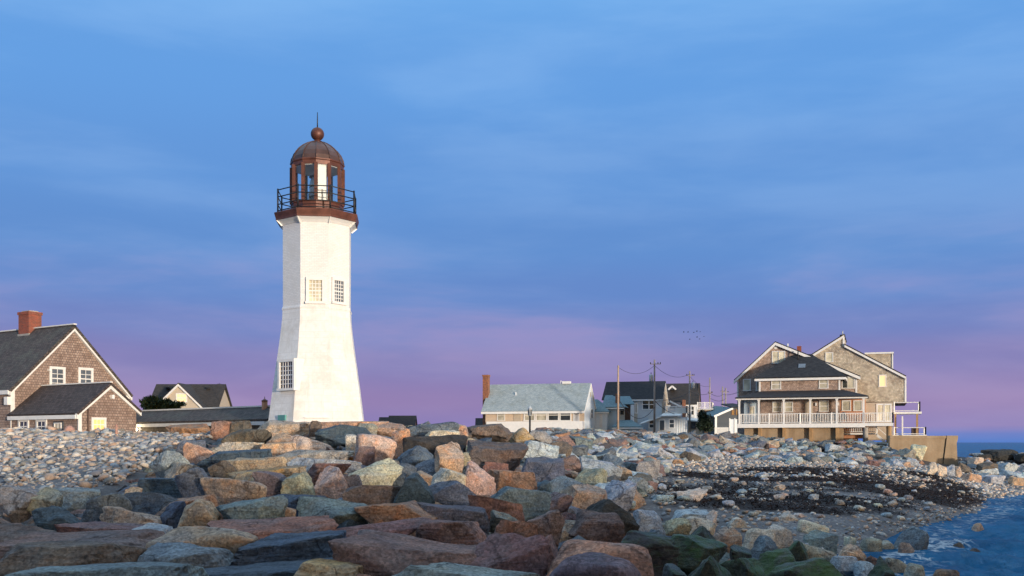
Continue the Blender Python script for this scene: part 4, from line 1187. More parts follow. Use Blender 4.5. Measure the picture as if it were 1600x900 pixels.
def lamp_post():
    Y = 92.0
    x = (828 - HX) / FPX * Y
    z = lambda y: CH + (HY - y) * Y / FPX
    S = FPX / Y
    root = empty('lamp_post', (x, Y, 3.9), 'black lamp post with a glass lantern in front of the cottage', 'lamp post')
    part(root, 'post', 'iron', lambda b: b.tube([(x, Y, 3.5), (x, Y, z(650))], [0.10, 0.085], 10))
    lan = part(root, 'lantern', 'zinc', lambda b: b.lathe(x, Y, [(1.4 / S, z(650)), (3.2 / S, z(648.5)), (2.6 / S, z(648)), (3.1 / S, z(640)), (3.5 / S, z(638)), (2.2 / S, z(636)), (0.8 / S, z(634.5)), (0.4 / S, z(633))], 8, 0.2, False))
    part(lan, 'lantern_bar', 'iron', lambda b: [b.bar((x + 2.7 / S * math.cos(a), Y + 2.7 / S * math.sin(a), z(648)), (x + 3.2 / S * math.cos(a), Y + 3.2 / S * math.sin(a), z(640)), 0.05) for a in [0.2 + k * math.pi / 4 for k in range(8)]])
lamp_post()

# ------------------------------------------------------------------ the blue and grey houses
def simple_windows(root, F, lst, **k):
    for x0, y0, x1, y1, c, rw, pn in lst:
        wpx(root, F, x0, y0, x1, y1, c, rw, pn, **k)

def blue_house():
    Y = 131.0
    a = R(14)
    F = Frame((944 - HX) / FPX * Y, Y, math.cos(a), -math.sin(a))
    root = empty('blue_clapboard_house', (F.o[0] + 2, Y, 4.2), 'small blue clapboard house with teal roof beside the cottage', 'house')
    L = F.u(963.5)
    part(root, 'wall', 'clap_blue', lambda b: b.fbox(F, 0, L, -6, 0, 3.6, F.z(636, 0)))
    z1 = F.z(636, 0)
    part(root, 'roof', 'roof_teal', lambda b: (b.slab([F.p(-0.3, 0.4, z1), F.p(L + 1.2, 0.4, z1), F.p(L - 1.0, -3, z1 + 1.7), F.p(-0.3, -3, z1 + 1.7)], 0.12), b.slab([F.p(L + 1.2, 0.4, z1), F.p(L + 1.2, -6.4, z1), F.p(L - 1.0, -3, z1 + 1.7)], 0.12)))
    part(root, 'fascia', 'white', lambda b: b.fbox(F, -0.3, L + 1.1, 0.22, 0.4, z1 - 0.28, z1 - 0.13))
    part(root, 'corner_board', 'white', lambda b: b.fbox(F, -0.02, 0.14, 0.003, 0.05, 3.6, z1 - 0.15))
    part(root, 'chimney', 'brick_old', lambda b: b.fbox(F, F.u(960.5), F.u(966.5), -1.5, -0.6, z1 - 0.3, F.z(615, 0)))
    # low porch roof in front
    G = F.off(2.2)
    zt, zl = G.z(656, 2), G.z(666.5, 2)
    part(root, 'porch_roof', 'roof_teal', lambda b: b.slab([G.p(G.u(956), 0, zl), G.p(G.u(1004), 0, zl), G.p(G.u(984), -2.1, zt), G.p(G.u(964), -2.1, zt)], 0.12))
    part(root, 'porch_fascia', 'white', lambda b: b.fbox(G, G.u(956), G.u(1004), -0.08, 0.03, zl - 0.30, zl - 0.13))
    part(root, 'porch_wall', 'clap_blue', lambda b: b.fbox(G, G.u(957), G.u(1003), -2.0, -0.2, 3.6, zl - 0.14))
    # rear part: pale wall, brown strip and narrow windows
    H = F.off(-3.2)
    part(root, 'rear_wall', 'clap_white', lambda b: b.fbox(H, H.u(966), H.u(985), -4, 0, 3.6, H.z(630, 6)))
    part(root, 'rear_roof', 'roof_teal', lambda b: b.slab([H.p(H.u(962), 0.5, H.z(631, 6)), H.p(H.u(992), 0.5, H.z(631, 6)), H.p(H.u(980), -2.8, H.z(617, 6)), H.p(H.u(950), -2.8, H.z(617, 6))], 0.12))
    part(root, 'brown_panel', 'brownwall', lambda b: b.fbox(H, H.u(976.5), H.u(985.2), 0.005, 0.06, 3.6, H.z(632.5, 6)))
    wpx(root, H, 969.5, 634, 975.0, 648, 1, 2, 'pane', trim=0.12, tm='white')
blue_house()

def grey_two_storey():
    Y = 142.0
    a = R(15)
    d = (math.cos(a), -math.sin(a))
    F0 = Frame((980 - HX) / FPX * Y, Y, *d)
    F = F0
    U, Z = F.u, (lambda y, x=1000: F.z(y, F.u(x)))
    u0, u1 = U(943), U(1034)
    zb, ze, zr = 3.6, Z(621), Z(596.5) + 0.15
    W = 7.0
    root = empty('grey_two_storey_house', (F.o[0] + 3, Y, 4.2), 'grey-blue two-storey house with long black roof behind the tall pole', 'house')
    S = F.side(u1)
    part(root, 'wall', 'clap_grey', lambda b: b.fprism(S, [(0, zb), (W, zb), (W, ze), (W / 2, zr - 0.1), (0, ze)], -(u1 - u0), 0))
    part(root, 'gable_wall', 'shingle_pale', lambda b: b.fprism(S, [(0.02, Z(648)), (W, Z(648)), (W, ze), (W / 2, zr - 0.1), (0.02, ze)], 0.002, 0.05))
    gable_roof(root, 'roof_black', F, u0 - 0.2, u1 + 0.18, 0.45, -W - 0.4, -W / 2, ze - 0.25, ze - 0.25, zr + 0.12, 0.16)
    s = (zr - ze) / (W / 2)
    for sg in (0, 1):
        def rk(b):
            e = -0.45 if sg == 0 else W + 0.4
            pts = [(e, ze - 0.55), (W / 2, zr - 0.28), (W / 2, zr - 0.02), (e, ze - 0.30)]
            b.fprism(S, pts if sg == 0 else pts[::-1], 0.053, 0.17)
        part(root, 'rake_board', 'white', rk)
    part(root, 'fascia', 'white', lambda b: b.fbox(F, U(979), u1, 0.2, 0.42, ze - 0.50, ze - 0.27))
    part(root, 'corner_board', 'white', lambda b: b.fbox(F, U(985), U(987), 0.003, 0.06, zb, ze - 0.3))
    part(root, 'porch_screen', 'beige', lambda b: b.fbox(F, U(988), U(996), 0.003, 0.05, Z(660), Z(630)))
    simple_windows(root, F, [(989, 631, 991.5, 645, 1, 1, 'pane_curtain'), (993, 631, 995.5, 645, 1, 1, 'pane_curtain'), (1004.5, 625, 1013.2, 639, 1, 2, 'pane'), (1015.0, 625, 1022.5, 639, 1, 2, 'pane')], trim=0.12, mun=0.05, tm='white')
    # one-storey bay in front
    B = F.off(2.6)
    zt = B.z(649.5, 4)
    ub0, ub1 = B.u(1013), B.u(1058)
    part(root, 'bay_wall', 'clap_grey', lambda b: b.fbox(B, ub0, ub1, -2.5, 0, zb, zt))
    part(root, 'bay_roof', 'white', lambda b: b.slab([B.p(B.u(1033), 0.35, zt), B.p(ub1 + 0.5, 0.35, zt), B.p(ub1 + 0.5, -2.6, zt + 0.45), B.p(B.u(1033), -2.6, zt + 0.45)], 0.14))
    part(root, 'bay_roof', 'white', lambda b: b.slab([B.p(ub0 - 1.2, 0.3, B.z(662.5, 3)), B.p(B.u(1033) - 0.02, 0.3, zt - 0.15), B.p(B.u(1033) - 0.02, -2.0, zt + 0.2), B.p(ub0 - 1.2, -2.0, B.z(659, 3))], 0.12))
    simple_windows(root, B, [(1015, 657, 1022, 668, 1, 2, 'pane'), (1046.5, 656, 1053.0, 668, 1, 2, 'pane')], trim=0.14, mun=0.05, tm='white')
    q = B.rect(1031, 657, 1038, 672)
    part(root, 'door', 'clap_dark', lambda b: b.fbox(B, q[0], q[1], -0.02, 0.05, q[2], q[3]))
    part(root, 'door_frame', 'white', lambda b: (b.fbox(B, q[0] - 0.14, q[0], -0.02, 0.07, q[2], q[3]), b.fbox(B, q[1], q[1] + 0.14, -0.02, 0.07, q[2], q[3]), b.fbox(B, q[0] - 0.14, q[1] + 0.14, -0.02, 0.08, q[3], q[3] + 0.14)))
    # lattice end bay with white slats
    E = Frame(*B.p(ub1, -0.3, 0)[:2], *d)
    part(root, 'side_bay_wall', 'clap_white', lambda b: b.fbox(E, 0, E.u(1072), -2.2, 0, zb, zt - 0.25))
    for k in range(4):
        part(root, 'slat', 'white', lambda b: b.fbox(E, 0.2 + 0.32 * k, 0.36 + 0.32 * k, 0.003, 0.07, zb + 0.4, zt - 0.6))
    # roof balcony with white railing and a red-brown lean-to roof
    zd = zt + 0.35
    V = F.off(0.8)
    railing(root, [V.p(V.u(1040), 0, 0)[:2], V.p(V.u(1073), 0, 0)[:2], V.p(V.u(1073), -2.5, 0)[:2]], zd, zd + 0.95, 1.5)
    part(root, 'balcony_parapet', 'white', lambda b: b.fbox(V, V.u(1058), V.u(1072.5), -0.08, -0.06, zd, V.z(637, 8)))
    part(root, 'lean_to_roof', 'brownwall', lambda b: b.slab([F.p(U(1046), -0.4, Z(637)), F.p(U(1064), -0.4, Z(637)), F.p(U(1060), -3.0, Z(628)), F.p(U(1046), -3.0, Z(628))], 0.12))
    part(root, 'lean_to_rake', 'white', lambda b: b.bar(F.p(U(1046), -0.35, Z(627)), F.p(U(1064), -0.35, Z(636)), 0.12, 0.22))
grey_two_storey()

def far_grey_house():
    Y = 160.0
    F = Frame((1043 - HX) / FPX * Y, Y, 0.97, -0.24)
    U = F.u
    Z = lambda y: F.z(y, 3)
    root = empty('dark_grey_house', (F.o[0] + 3, Y, 4.2), 'tall dark-roofed house with a small white attic gable behind the third pole', 'house')
    L = U(1090)
    part(root, 'wall', 'clap_grey', lambda b: b.fbox(F, -3, L, -7, 0, 3.6, Z(631)))
    part(root, 'end_wall', 'brownwall', lambda b: b.fprism(F.side(L), [(0, 3.6), (7, 3.6), (7, Z(631)), (4, Z(597.5)), (3, Z(597.5)), (0, Z(631))], 0.002, 0.05))
    part(root, 'roof', 'roof_brownblack', lambda b: b.slab([F.p(-3.2, 0.4, Z(631)), F.p(L + 0.2, 0.4, Z(631)), F.p(L + 0.2, -3.4, Z(597)), F.p(-3.2, -3.4, Z(597))], 0.18))
    part(root, 'roof', 'roof_brownblack', lambda b: b.slab([F.p(L + 0.2, -7.3, Z(631)), F.p(-3.2, -7.3, Z(631)), F.p(-3.2, -3.4, Z(597)), F.p(L + 0.2, -3.4, Z(597))], 0.18))
    part(root, 'fascia', 'white', lambda b: b.fbox(F, U(1058), L, 0.2, 0.42, Z(631) - 0.50, Z(631) - 0.20))
    a = U(1049.5)
    for sg in (-1, 1):
        part(root, 'dormer_rake', 'white', lambda b: b.bar(F.p(a, -0.9, Z(602.5)), F.p(a + sg * 0.62, -0.9, Z(608)), 0.2, 0.26))
    part(root, 'dormer_wall', 'clap_dark', lambda b: b.fprism(F, [(a - 0.5, Z(608)), (a + 0.5, Z(608)), (a, Z(603.5))], -2.8, -0.95))
    part(root, 'chimney', 'brick_old', lambda b: b.fbox(F, U(1067), U(1072), 0.6, 1.2, 6.0, Z(625)))
    simple_windows(root, F, [(1073.5, 634, 1078, 648, 1, 2, 'pane'), (1080, 634, 1084, 648, 1, 2, 'pane'), (1080, 658, 1086, 668, 1, 2, 'pane')], trim=0.14, mun=0.05, tm='white')
    part(root, 'corner_post', 'white', lambda b: [b.fbox(F, U(x), U(x) + 0.2, 0.9, 1.1, 3.8, Z(631) - 0.3) for x in (1079, 1086)])
    P = F.off(3.0)
    part(root, 'porch_roof', 'white', lambda b: b.slab([P.p(P.u(1066), 0.3, P.z(655, 3)), P.p(P.u(1096), 0.3, P.z(658, 3)), P.p(P.u(1096), -3, P.z(652, 3)), P.p(P.u(1066), -3, P.z(650, 3))], 0.2))
    part(root, 'porch_wall', 'beige', lambda b: b.fbox(P, P.u(1072), P.u(1093), -2.9, -0.2, 3.6, P.z(657, 3)))
    wpx(root, P.off(-0.2), 1080, 660, 1086, 669, 1, 2, 'pane', trim=0.16, tm='brownwall')
    part(root, 'porch_post', 'white', lambda b: [b.fbox(P, P.u(x), P.u(x) + 0.15, -0.15, 0, 3.6, P.z(657, 3)) for x in (1073, 1076.5)])
far_grey_house()

def beige_balcony_house():
    Y = 150.0
    F = Frame((1091 - HX) / FPX * Y, Y, 0.97, -0.24)
    U = F.u
    Z = lambda y: F.z(y, 1)
    root = empty('beige_balcony_building', (F.o[0] + 1, Y, 4.2), 'narrow brown building topped by a white railed balcony between the poles', 'building')
    L = U(1112.5)
    part(root, 'wall', 'beige', lambda b: b.fbox(F, 0, L, -4, 0, 3.6, Z(640)))
    part(root, 'lower_wall', 'brownwall', lambda b: b.fbox(F, U(1099.5), L - 0.3, 0.002, 0.05, 3.6, Z(641.5)))
    part(root, 'balcony_floor', 'white', lambda b: b.fbox(F, -0.2, L + 0.2, -4.2, 0.4, Z(640), Z(638.4)))
    railing(root, [F.p(-0.1, 0.3, 0)[:2], F.p(L, 0.3, 0)[:2], F.p(L, -4, 0)[:2]], Z(638.4), Z(629), 1.2)
    part(root, 'window', 'pane_cream', lambda b: b.fbox(F, U(1094), U(1098), 0.003, 0.05, Z(650), Z(643)))
    part(root, 'downpipe', 'white', lambda b: b.fbox(F, L - 0.28, L - 0.05, 0.003, 0.12, 3.6, Z(641)))
beige_balcony_house()

def slate_house():
    Y = 146.0
    F = Frame((1117 - HX) / FPX * Y, Y, 0.96, 0.28)
    U = F.u
    Z = lambda y: F.z(y, 1)
    root = empty('dark_slate_house', (F.o[0] + 2, Y, 4.0), 'low dark slate house with teal roof half hidden by the porch house', 'house')
    L = U(1162)
    part(root, 'wall', 'clap_dark', lambda b: b.fprism(F, [(0, 3.4), (L, 3.4), (L, Z(636)), (U(1148), Z(636)), (0.1, Z(650))], -5, 0))
    part(root, 'roof', 'roof_teal', lambda b: b.slab([F.p(-0.35, 0.4, Z(651)), F.p(U(1143), 0.4, Z(637)), F.p(U(1143), -5, Z(632)), F.p(-0.35, -5, Z(644))], 0.14))
    part(root, 'rake_board', 'white', lambda b: b.bar(F.p(-0.35, 0.42, Z(651)) , F.p(U(1143), 0.42, Z(638)), 0.1, 0.28))
    part(root, 'upper_roof', 'roof_black', lambda b: b.slab([F.p(U(1141), 0.5, Z(636)), F.p(L + 0.4, 0.5, Z(634)), F.p(L + 0.4, -4, Z(628)), F.p(U(1147), -4, Z(629))], 0.14))
    part(root, 'corner_board', 'white', lambda b: b.fbox(F, -0.02, 0.3, 0.003, 0.07, 3.4, Z(651)))
    simple_windows(root, F, [(1143.5, 641, 1147, 648, 1, 1, 'pane'), (1150, 640, 1154, 648, 1, 1, 'pane')], trim=0.1, tm='brownwall')
slate_house()

def white_fence():
    Y = 138.0
    F = Frame((1117 - HX) / FPX * Y, Y, 1, 0)
    root = empty('white_picket_fence', (F.o[0] + 2, Y, 4.3), 'short white fence in front of the dark slate house', 'fence')
    U = F.u
    Z = lambda y: F.z(y, 0)
    n = 22
    for k in range(n):
        u = U(1117) + (U(1140) - U(1117)) * k / (n - 1)
        part(root, 'picket', 'white', lambda b: b.fprism(F, [(u - 0.035, 3.8), (u + 0.035, 3.8), (u + 0.035, Z(668)), (u, Z(667.3)), (u - 0.035, Z(668))], -0.02, 0.02))
    part(root, 'fence_rail', 'white', lambda b: (b.fbox(F, U(1117), U(1140), -0.07, -0.02, Z(669.5), Z(668.7))))
    part(root, 'fence_panel', 'clap_white', lambda b: b.fprism(F, [(U(1140), 3.8), (U(1156), 3.8), (U(1156), Z(655)), (U(1140), Z(655))], -0.05, 0.02))
    part(root, 'fence_post', 'white', lambda b: [b.fbox(F, U(x) - 0.08, U(x) + 0.08, 0.022, 0.12, 3.8, Z(653.5)) for x in (1140, 1148, 1156)])
white_fence()

# ------------------------------------------------------------------ utility poles and wires
POLES = {}
def pole(px, ytop, Y, m, label, arm=None, trans=None, brace=False, w=0.17):
    x = (px - HX) / FPX * Y
    z = lambda y: CH + (HY - y) * Y / FPX
    zb = float(terr(x, Y)) - 0.3
    root = empty('utility_pole', (x, Y, zb), label, 'utility pole', 'utility poles along the shore road')
    lean = 0.004 * ((px * 7) % 5 - 2)
    top = z(ytop)
    part(root, 'pole', m, lambda b: b.tube([(x, Y, zb), (x + lean * 3, Y, (zb + top) / 2), (x + lean * 6, Y, top)], [w * 1.15, w, w * 0.8], 10))
    xt = x + lean * 6
    if arm:
        ya, half = arm
        ar = part(root, 'crossarm', 'wood_pole_grey', lambda b: b.bar((xt - half * 0.75, Y - 0.16, z(ya)), (xt + half, Y - 0.16, z(ya)), 0.06, 0.08))
        part(ar, 'insulator', 'iron', lambda b: [b.lathe(xt + s, Y - 0.16, [(0.03, z(ya)), (0.06, z(ya) + 0.06), (0.06, z(ya) + 0.18), (0.03, z(ya) + 0.24)], 8) for s in (-half * 0.7, half * 0.55, half * 0.95)])
    if trans:
        y0, y1, sd = trans
        cx = xt + sd * 0.44
        tr = part(root, 'transformer', 'zinc', lambda b: b.lathe(cx, Y - 0.05, [(0.20, z(y1)), (0.25, z(y1) + 0.05), (0.25, z(y0) - 0.08), (0.20, z(y0)), (0.06, z(y0) + 0.05)], 12))
        part(tr, 'transformer_bushing', 'iron', lambda b: b.tube([(cx, Y - 0.05, z(y0)), (cx, Y - 0.05, z(y0) + 0.28)], 0.05, 6))
    POLES[px] = (xt, Y, z)
    return root
pole(965.5, 571, 118, 'wood_pole', 'tan utility pole without crossarm in front of the blue clapboard house', None, None, w=0.125)
pole(1022.5, 562, 125, 'wood_pole_grey', 'tallest utility pole, with crossarm and transformer on its left', (569, 0.75), (585.5, 596, -1), w=0.125)
pole(1077.5, 580, 138, 'wood_pole_grey', 'utility pole with transformer on its right, third along the street', (587, 0.6), (598, 607, 1), w=0.125)
pole(1108.5, 590, 165, 'wood_pole_grey', 'thin utility pole beside the brown balcony building', (614, 0.4), None, w=0.125)
pole(1128.5, 604, 205, 'wood_pole_grey', 'left of the two distant thin poles near the porch house', (612, 0.5), None, w=0.17)
pole(1133.5, 606, 212, 'wood_pole_grey', 'right of the two distant thin poles near the porch house', (613, 0.6), None, w=0.17)
def wire(p0, y0, p1, y1, sag, label, rad=0.022):
    a, b = POLES[p0] if not isinstance(p0, tuple) else p0, POLES[p1] if not isinstance(p1, tuple) else p1
    A = Vector((a[0], a[1] - 0.1, a[2](y0))); B = Vector((b[0], b[1] - 0.1, b[2](y1)))
    pts = []
    for k in range(17):
        t = k / 16
        p = A.lerp(B, t); p.z -= sag * 4 * t * (1 - t)
        pts.append(p)
    mb = MB(); mb.tube(pts, rad, 5)
    o = mb.build('power_line', M['wire'])
    tag(o, label, 'power line', 'power lines between the poles')
def ept(px, Y):
    return ((px - HX) / FPX * Y, Y, lambda y: CH + (HY - y) * Y / FPX)
wire(965.5, 574, 1022.5, 571, 0.9, 'sagging top wire from the tan pole to the tallest pole')
wire(1022.5, 571, 1077.5, 584, 0.9, 'sagging top wire from the tallest pole to the third pole')
wire(1022.5, 624, 1077.5, 612, 0.5, 'lower cable between the tallest pole and the third pole', 0.035)
wire(1077.5, 611, 1108.5, 614, 0.4, 'cable between the third pole and the thin fourth pole', 0.035)
wire(1077.5, 588, 1108.5, 603, 0.6, 'thin wire from the third pole to the thin fourth pole')
wire(1108.5, 614, 1128.5, 617, 0.4, 'cable from the fourth pole to the distant pole pair', 0.04)
wire(1108.5, 622, 1133.5, 623, 0.5, 'lower cable from the fourth pole to the distant right pole', 0.04)
wire(1128.5, 616, ept(1153, 108), 613, 0.2, 'cable running from the distant poles to the porch house', 0.03)
wire(1022.5, 626, ept(1055, 140), 647, 0.3, 'service cable dropping from the tallest pole to the grey bay', 0.04)
wire(965.5, 622, 1022.5, 636, 1.9, 'drooping service cable between the tan pole and tallest pole', 0.035)
wire(1022.5, 605, ept(1039, 138), 599, 0.05, 'short service wire from the tallest pole to the black roof')

# ------------------------------------------------------------------ porch house
def porch_house():
    a = R(20)
    F = Frame((1155 - HX) / FPX * 104, 104.0, math.cos(a), -math.sin(a))
    U = F.u
    root = empty('porch_house', (F.o[0] + 6, 106, 3.6), 'large shingled beach house with white wraparound porch and dark hipped roof', 'house')
    zf, ze = 5.12, 7.62                     # porch floor, porch eave
    W = F.off(-2.3)
    # porch
    uL, uR, uX = U(1154), U(1350), U(1396)
    part(root, 'porch_floor', 'white', lambda b: b.fbox(F, uL - 0.1, uR + 0.1, -2.4, 0.12, zf - 0.42, zf))
    part(root, 'side_deck_floor', 'white', lambda b: b.fbox(F, uR + 0.1, uX, -4.5, 0.118, zf - 0.30, zf))
    for x in (1155, 1185.5, 1224.5, 1266, 1307.5, 1349.5):
        part(root, 'porch_column', 'white', lambda b: (b.fbox(F, U(x) - 0.09, U(x) + 0.09, -0.12, 0.06, zf, ze), b.fbox(F, U(x) - 0.13, U(x) + 0.13, -0.16, 0.10, ze - 0.14, ze)))
    part(root, 'porch_fascia', 'white', lambda b: (b.fbox(F, uL - 0.25, U(1356), 0.02, 0.32, ze, ze + 0.24), b.fbox(F, uL - 0.25, uL - 0.05, -2.3, 0.02, ze, ze + 0.24)))
    part(root, 'porch_ceiling', 'beige', lambda b: b.fbox(F, uL, uR, -2.28, 0.018, ze + 0.03, ze + 0.12))
    part(root, 'porch_roof', 'roof_black', lambda b: (b.slab([F.p(uL - 0.32, 0.42, ze + 0.24), F.p(U(1357), 0.42, ze + 0.24), F.p(U(1316), -2.35, ze + 1.0), F.p(U(1186), -2.35, ze + 1.0)], 0.12),
                                                        b.slab([F.p(uL - 0.32, -5, ze + 0.24), F.p(uL - 0.32, 0.42, ze + 0.24), F.p(U(1186), -2.35, ze + 1.0), F.p(U(1186), -5, ze + 1.0)], 0.12),
                                                        b.slab([F.p(U(1357), 0.42, ze + 0.24), F.p(U(1357), -5, ze + 0.24), F.p(U(1316), -5, ze + 1.0), F.p(U(1316), -2.35, ze + 1.0)], 0.12)))
    railing(root, [F.p(uL, -2.2, 0)[:2], F.p(uL, 0.0, 0)[:2], F.p(uR, 0.0, 0)[:2]], zf, zf + 1.0, 2.9, bal=0.16)
    railing(root, [F.p(uR, 0.0, 0)[:2], F.p(uX - 0.05, 0.0, 0)[:2], F.p(uX - 0.05, -4, 0)[:2]], zf, zf + 1.0, 2.9, bal=0.16)
    # front block: ground floor behind the porch and upper storey under the hipped roof
    w0, w1 = W.u(1188), W.u(1312)
    ztop = 10.02
    part(root, 'front_wall', 'shingle_big', lambda b: b.fbox(W, w0, w1, -6, 0, 3.6, ztop))
    part(root, 'side_wall', 'orange_wall', lambda b: b.fbox(W, w1 + 0.005, W.u(1352), -5.9, -0.02, 3.6, ze + 0.05))
    for x in (1187, 1311.5):
        part(root, 'corner_board', 'white', lambda b: b.fbox(W, W.u(x) - 0.08, W.u(x) + 0.1, 0.003, 0.05, ze + 0.9, ztop))
    e0, e1 = W.u(1179), W.u(1323)
    r0, r1 = W.off(-3).u(1240), W.off(-3).u(1268)
    zr = 12.65
    hp = lambda: None
    def hip(b):
        A, B_, C_, D_ = W.p(e0, 0.55, ztop), W.p(e1, 0.55, ztop), W.p(e1, -6.6, ztop), W.p(e0, -6.6, ztop)
        P, Q = W.p(r0, -3, zr), W.p(r1, -3, zr)
        b.slab([A, B_, Q, P], 0.12); b.slab([B_, C_, Q], 0.12); b.slab([C_, D_, P, Q], 0.12); b.slab([D_, A, P], 0.12)
    part(root, 'hipped_roof', 'roof_black', hip)
    part(root, 'eave_fascia', 'white', lambda b: (b.fbox(W, e0 + 0.05, e1 - 0.05, 0.2, 0.5, ztop - 0.36, ztop - 0.125), b.fbox(W, e1 - 0.25, e1 - 0.045, -6, 0.198, ztop - 0.36, ztop - 0.125)))
    um = W.u(1252)
    sk = lambda n: ztop + (zr - ztop) * (0.55 - n) / 3.55
    part(root, 'skylight', 'pane_blue', lambda b: b.slab([W.p(um - 0.36, -0.75, sk(-0.75) + 0.08), W.p(um + 0.36, -0.75, sk(-0.75) + 0.08), W.p(um + 0.36, -1.35, sk(-1.35) + 0.08), W.p(um - 0.36, -1.35, sk(-1.35) + 0.08)], 0.06))
    part(root, 'chimney', 'brick', lambda b: (b.fbox(W.off(-3.4), W.off(-3.4).u(1245.5), W.off(-3.4).u(1252), -0.3, 0.3, zr - 0.7, 13.55)))
    part(root, 'vent_pipe', 'iron', lambda b: b.tube([W.p(W.u(1244.5), -2.2, zr - 0.9), W.p(W.u(1244.5), -2.2, zr + 0.35)], 0.06, 6))
    wk = dict(trim=0.10, mun=0.05, tm='trim')
    simple_windows(root, W, [(1206.5, 593.5, 1219, 607.5, 1, 2, 'pane_curtain'), (1281, 592, 1293, 606, 1, 2, 'pane_curtain'),
                             (1208.5, 629, 1220.5, 643, 1, 2, 'pane_curtain'), (1227.5, 629, 1237.5, 643, 1, 2, 'pane_curtain'), (1281.5, 627, 1293.5, 642, 1, 2, 'pane_curtain')], **wk)
    simple_windows(root, W.off(-0.02), [(1317, 627, 1328, 641, 1, 1, 'pane_curtain'), (1335, 627, 1346, 641, 1, 1, 'pane_curtain')], **wk)
    q = W.rect(1257.5, 626, 1270, 655)
    dr = part(root, 'door', 'beige', lambda b: b.fbox(W, q[0], q[1], -0.02, 0.05, zf, q[3]))
    part(dr, 'door_handle', 'iron', lambda b: b.fbox(W, q[1] - 0.14, q[1] - 0.08, 0.05, 0.10, zf + 1.0, zf + 1.1))
    for x in (1275, 1310):
        part(root, 'wall_lamp', 'white', lambda b: b.fbox(W, W.u(x) - 0.07, W.u(x) + 0.07, 0.0, 0.15, 7.0, 7.3))
    # grey-blue entry at the left end of the porch
    part(root, 'entry_wall', 'clap_blue', lambda b: b.fbox(W, W.u(1162), w0 - 0.01, -3, -0.3, 3.6, ze + 0.05))
    wpx(root, W.off(-0.3), 1172, 636, 1178, 648, 1, 1, 'pane_cream', trim=0.10)
    # tall gable block behind
    G = F.off(-5.2)
    gp = [(1152, 592), (1211.7, 536.5), (1262, 556.5), (1339, 588)]
    gu = [(G.u(x), G.z(y, G.u(x))) for x, y in gp]
    part(root, 'gable_wall', 'shingle_big', lambda b: b.fprism(G, [(gu[0][0], 3.4), (gu[3][0], 3.4), (gu[3][0], gu[3][1]), (gu[2][0], gu[2][1]), (gu[1][0], gu[1][1]), gu[0]], -8, 0))
    def groof(b, i, j, o0=0.0, o1=0.0):
        (ua, za), (ub, zb2) = gu[i], gu[j]
        s = (zb2 - za) / (ub - ua)
        ua -= o0; za -= s * o0; ub += o1; zb2 += s * o1
        b.slab([G.p(ua, 0.3, za + 0.2), G.p(ub, 0.3, zb2 + 0.2), G.p(ub, -8.2, zb2 + 0.2), G.p(ua, -8.2, za + 0.2)], 0.18)
    def grake(b, i, j, o0=0.0, o1=0.0):
        (ua, za), (ub, zb2) = gu[i], gu[j]
        s = (zb2 - za) / (ub - ua)
        ua -= o0; za -= s * o0; ub += o1; zb2 += s * o1
        b.fprism(G, [(ua, za - 0.22), (ub, zb2 - 0.22), (ub, zb2 + 0.08), (ua, za + 0.08)], 0.004, 0.32)
    for i, j, o0, o1 in ((0, 1, 0.35, 0), (1, 2, 0, 0), (2, 3, 0, 0.35)):
        part(root, 'gable_roof', 'roof_black', lambda b: groof(b, i, j, o0, o1))
        part(root, 'rake_board', 'white', lambda b: grake(b, i, j, o0, o1))
    part(root, 'corner_board', 'white', lambda b: (b.fbox(G, gu[0][0] - 0.03, gu[0][0] + 0.13, 0.003, 0.06, ze + 0.4, gu[0][1] - 0.1)))
    part(root, 'corner_board', 'white', lambda b: (b.fbox(G, gu[3][0] - 0.16, gu[3][0] + 0.03, 0.003, 0.06, ze + 0.6, gu[3][1] - 0.1)))
    simple_windows(root, G, [(1207.5, 550, 1216.0, 567, 1, 1, 'pane_cream'), (1217.5, 550, 1225.5, 567, 1, 1, 'pane_cream'), (1162.5, 593.5, 1172, 610, 1, 1, 'pane_cream'), (1182.5, 597, 1187, 610, 1, 1, 'pane_curtain'),
                             (1316.5, 590, 1323.5, 606, 1, 1, 'pane'), (1325, 590, 1334, 606, 1, 1, 'pane_curtain')], trim=0.10, mun=0.06)
    part(root, 'gable_vent', 'trim', lambda b: b.fbox(G, G.u(1210), G.u(1214.5), 0, 0.06, G.z(545, 4), G.z(538, 4)))
    part(root, 'vent_pipe', 'white', lambda b: b.tube([G.p(G.u(1229), -1.5, gu[2][1]), G.p(G.u(1229), -1.5, G.z(534.5, 5))], 0.08, 6))
    # bleached angular block at the right
    H = F.off(-9.0)
    hp_ = [(1262, 628), (1416, 628), (1416, 590), (1319.5, 540), (1319.0, 524.5), (1262, 560)]
    hu = [(H.u(x), H.z(y, H.u(x))) for x, y in hp_]
    part(root, 'angular_wall', 'shingle_pale', lambda b: b.fprism(H, hu, -8, 0))
    def hedge(b, i, j, up, th):
        (ua, za), (ub, zb2) = hu[i], hu[j]
        b.slab([H.p(ua, 0.25, za + up), H.p(ub, 0.25, zb2 + up), H.p(ub, -8.2, zb2 + up), H.p(ua, -8.2, za + up)], th)
    part(root, 'angular_roof', 'roof_brownblack', lambda b: hedge(b, 5, 4, 0.2, 0.18))
    part(root, 'angular_roof', 'roof_brownblack', lambda b: hedge(b, 3, 2, 0.2, 0.18))
    def hrake(b, i, j):
        (ua, za), (ub, zb2) = hu[i], hu[j]
        b.fprism(H, [(ua, za - 0.18), (ub, zb2 - 0.18), (ub, zb2 + 0.06), (ua, za + 0.06)], 0.004, 0.27)
    part(root, 'angular_rake_board', 'white', lambda b: hrake(b, 5, 4))
    part(root, 'angular_rake_board', 'white', lambda b: hrake(b, 3, 2))
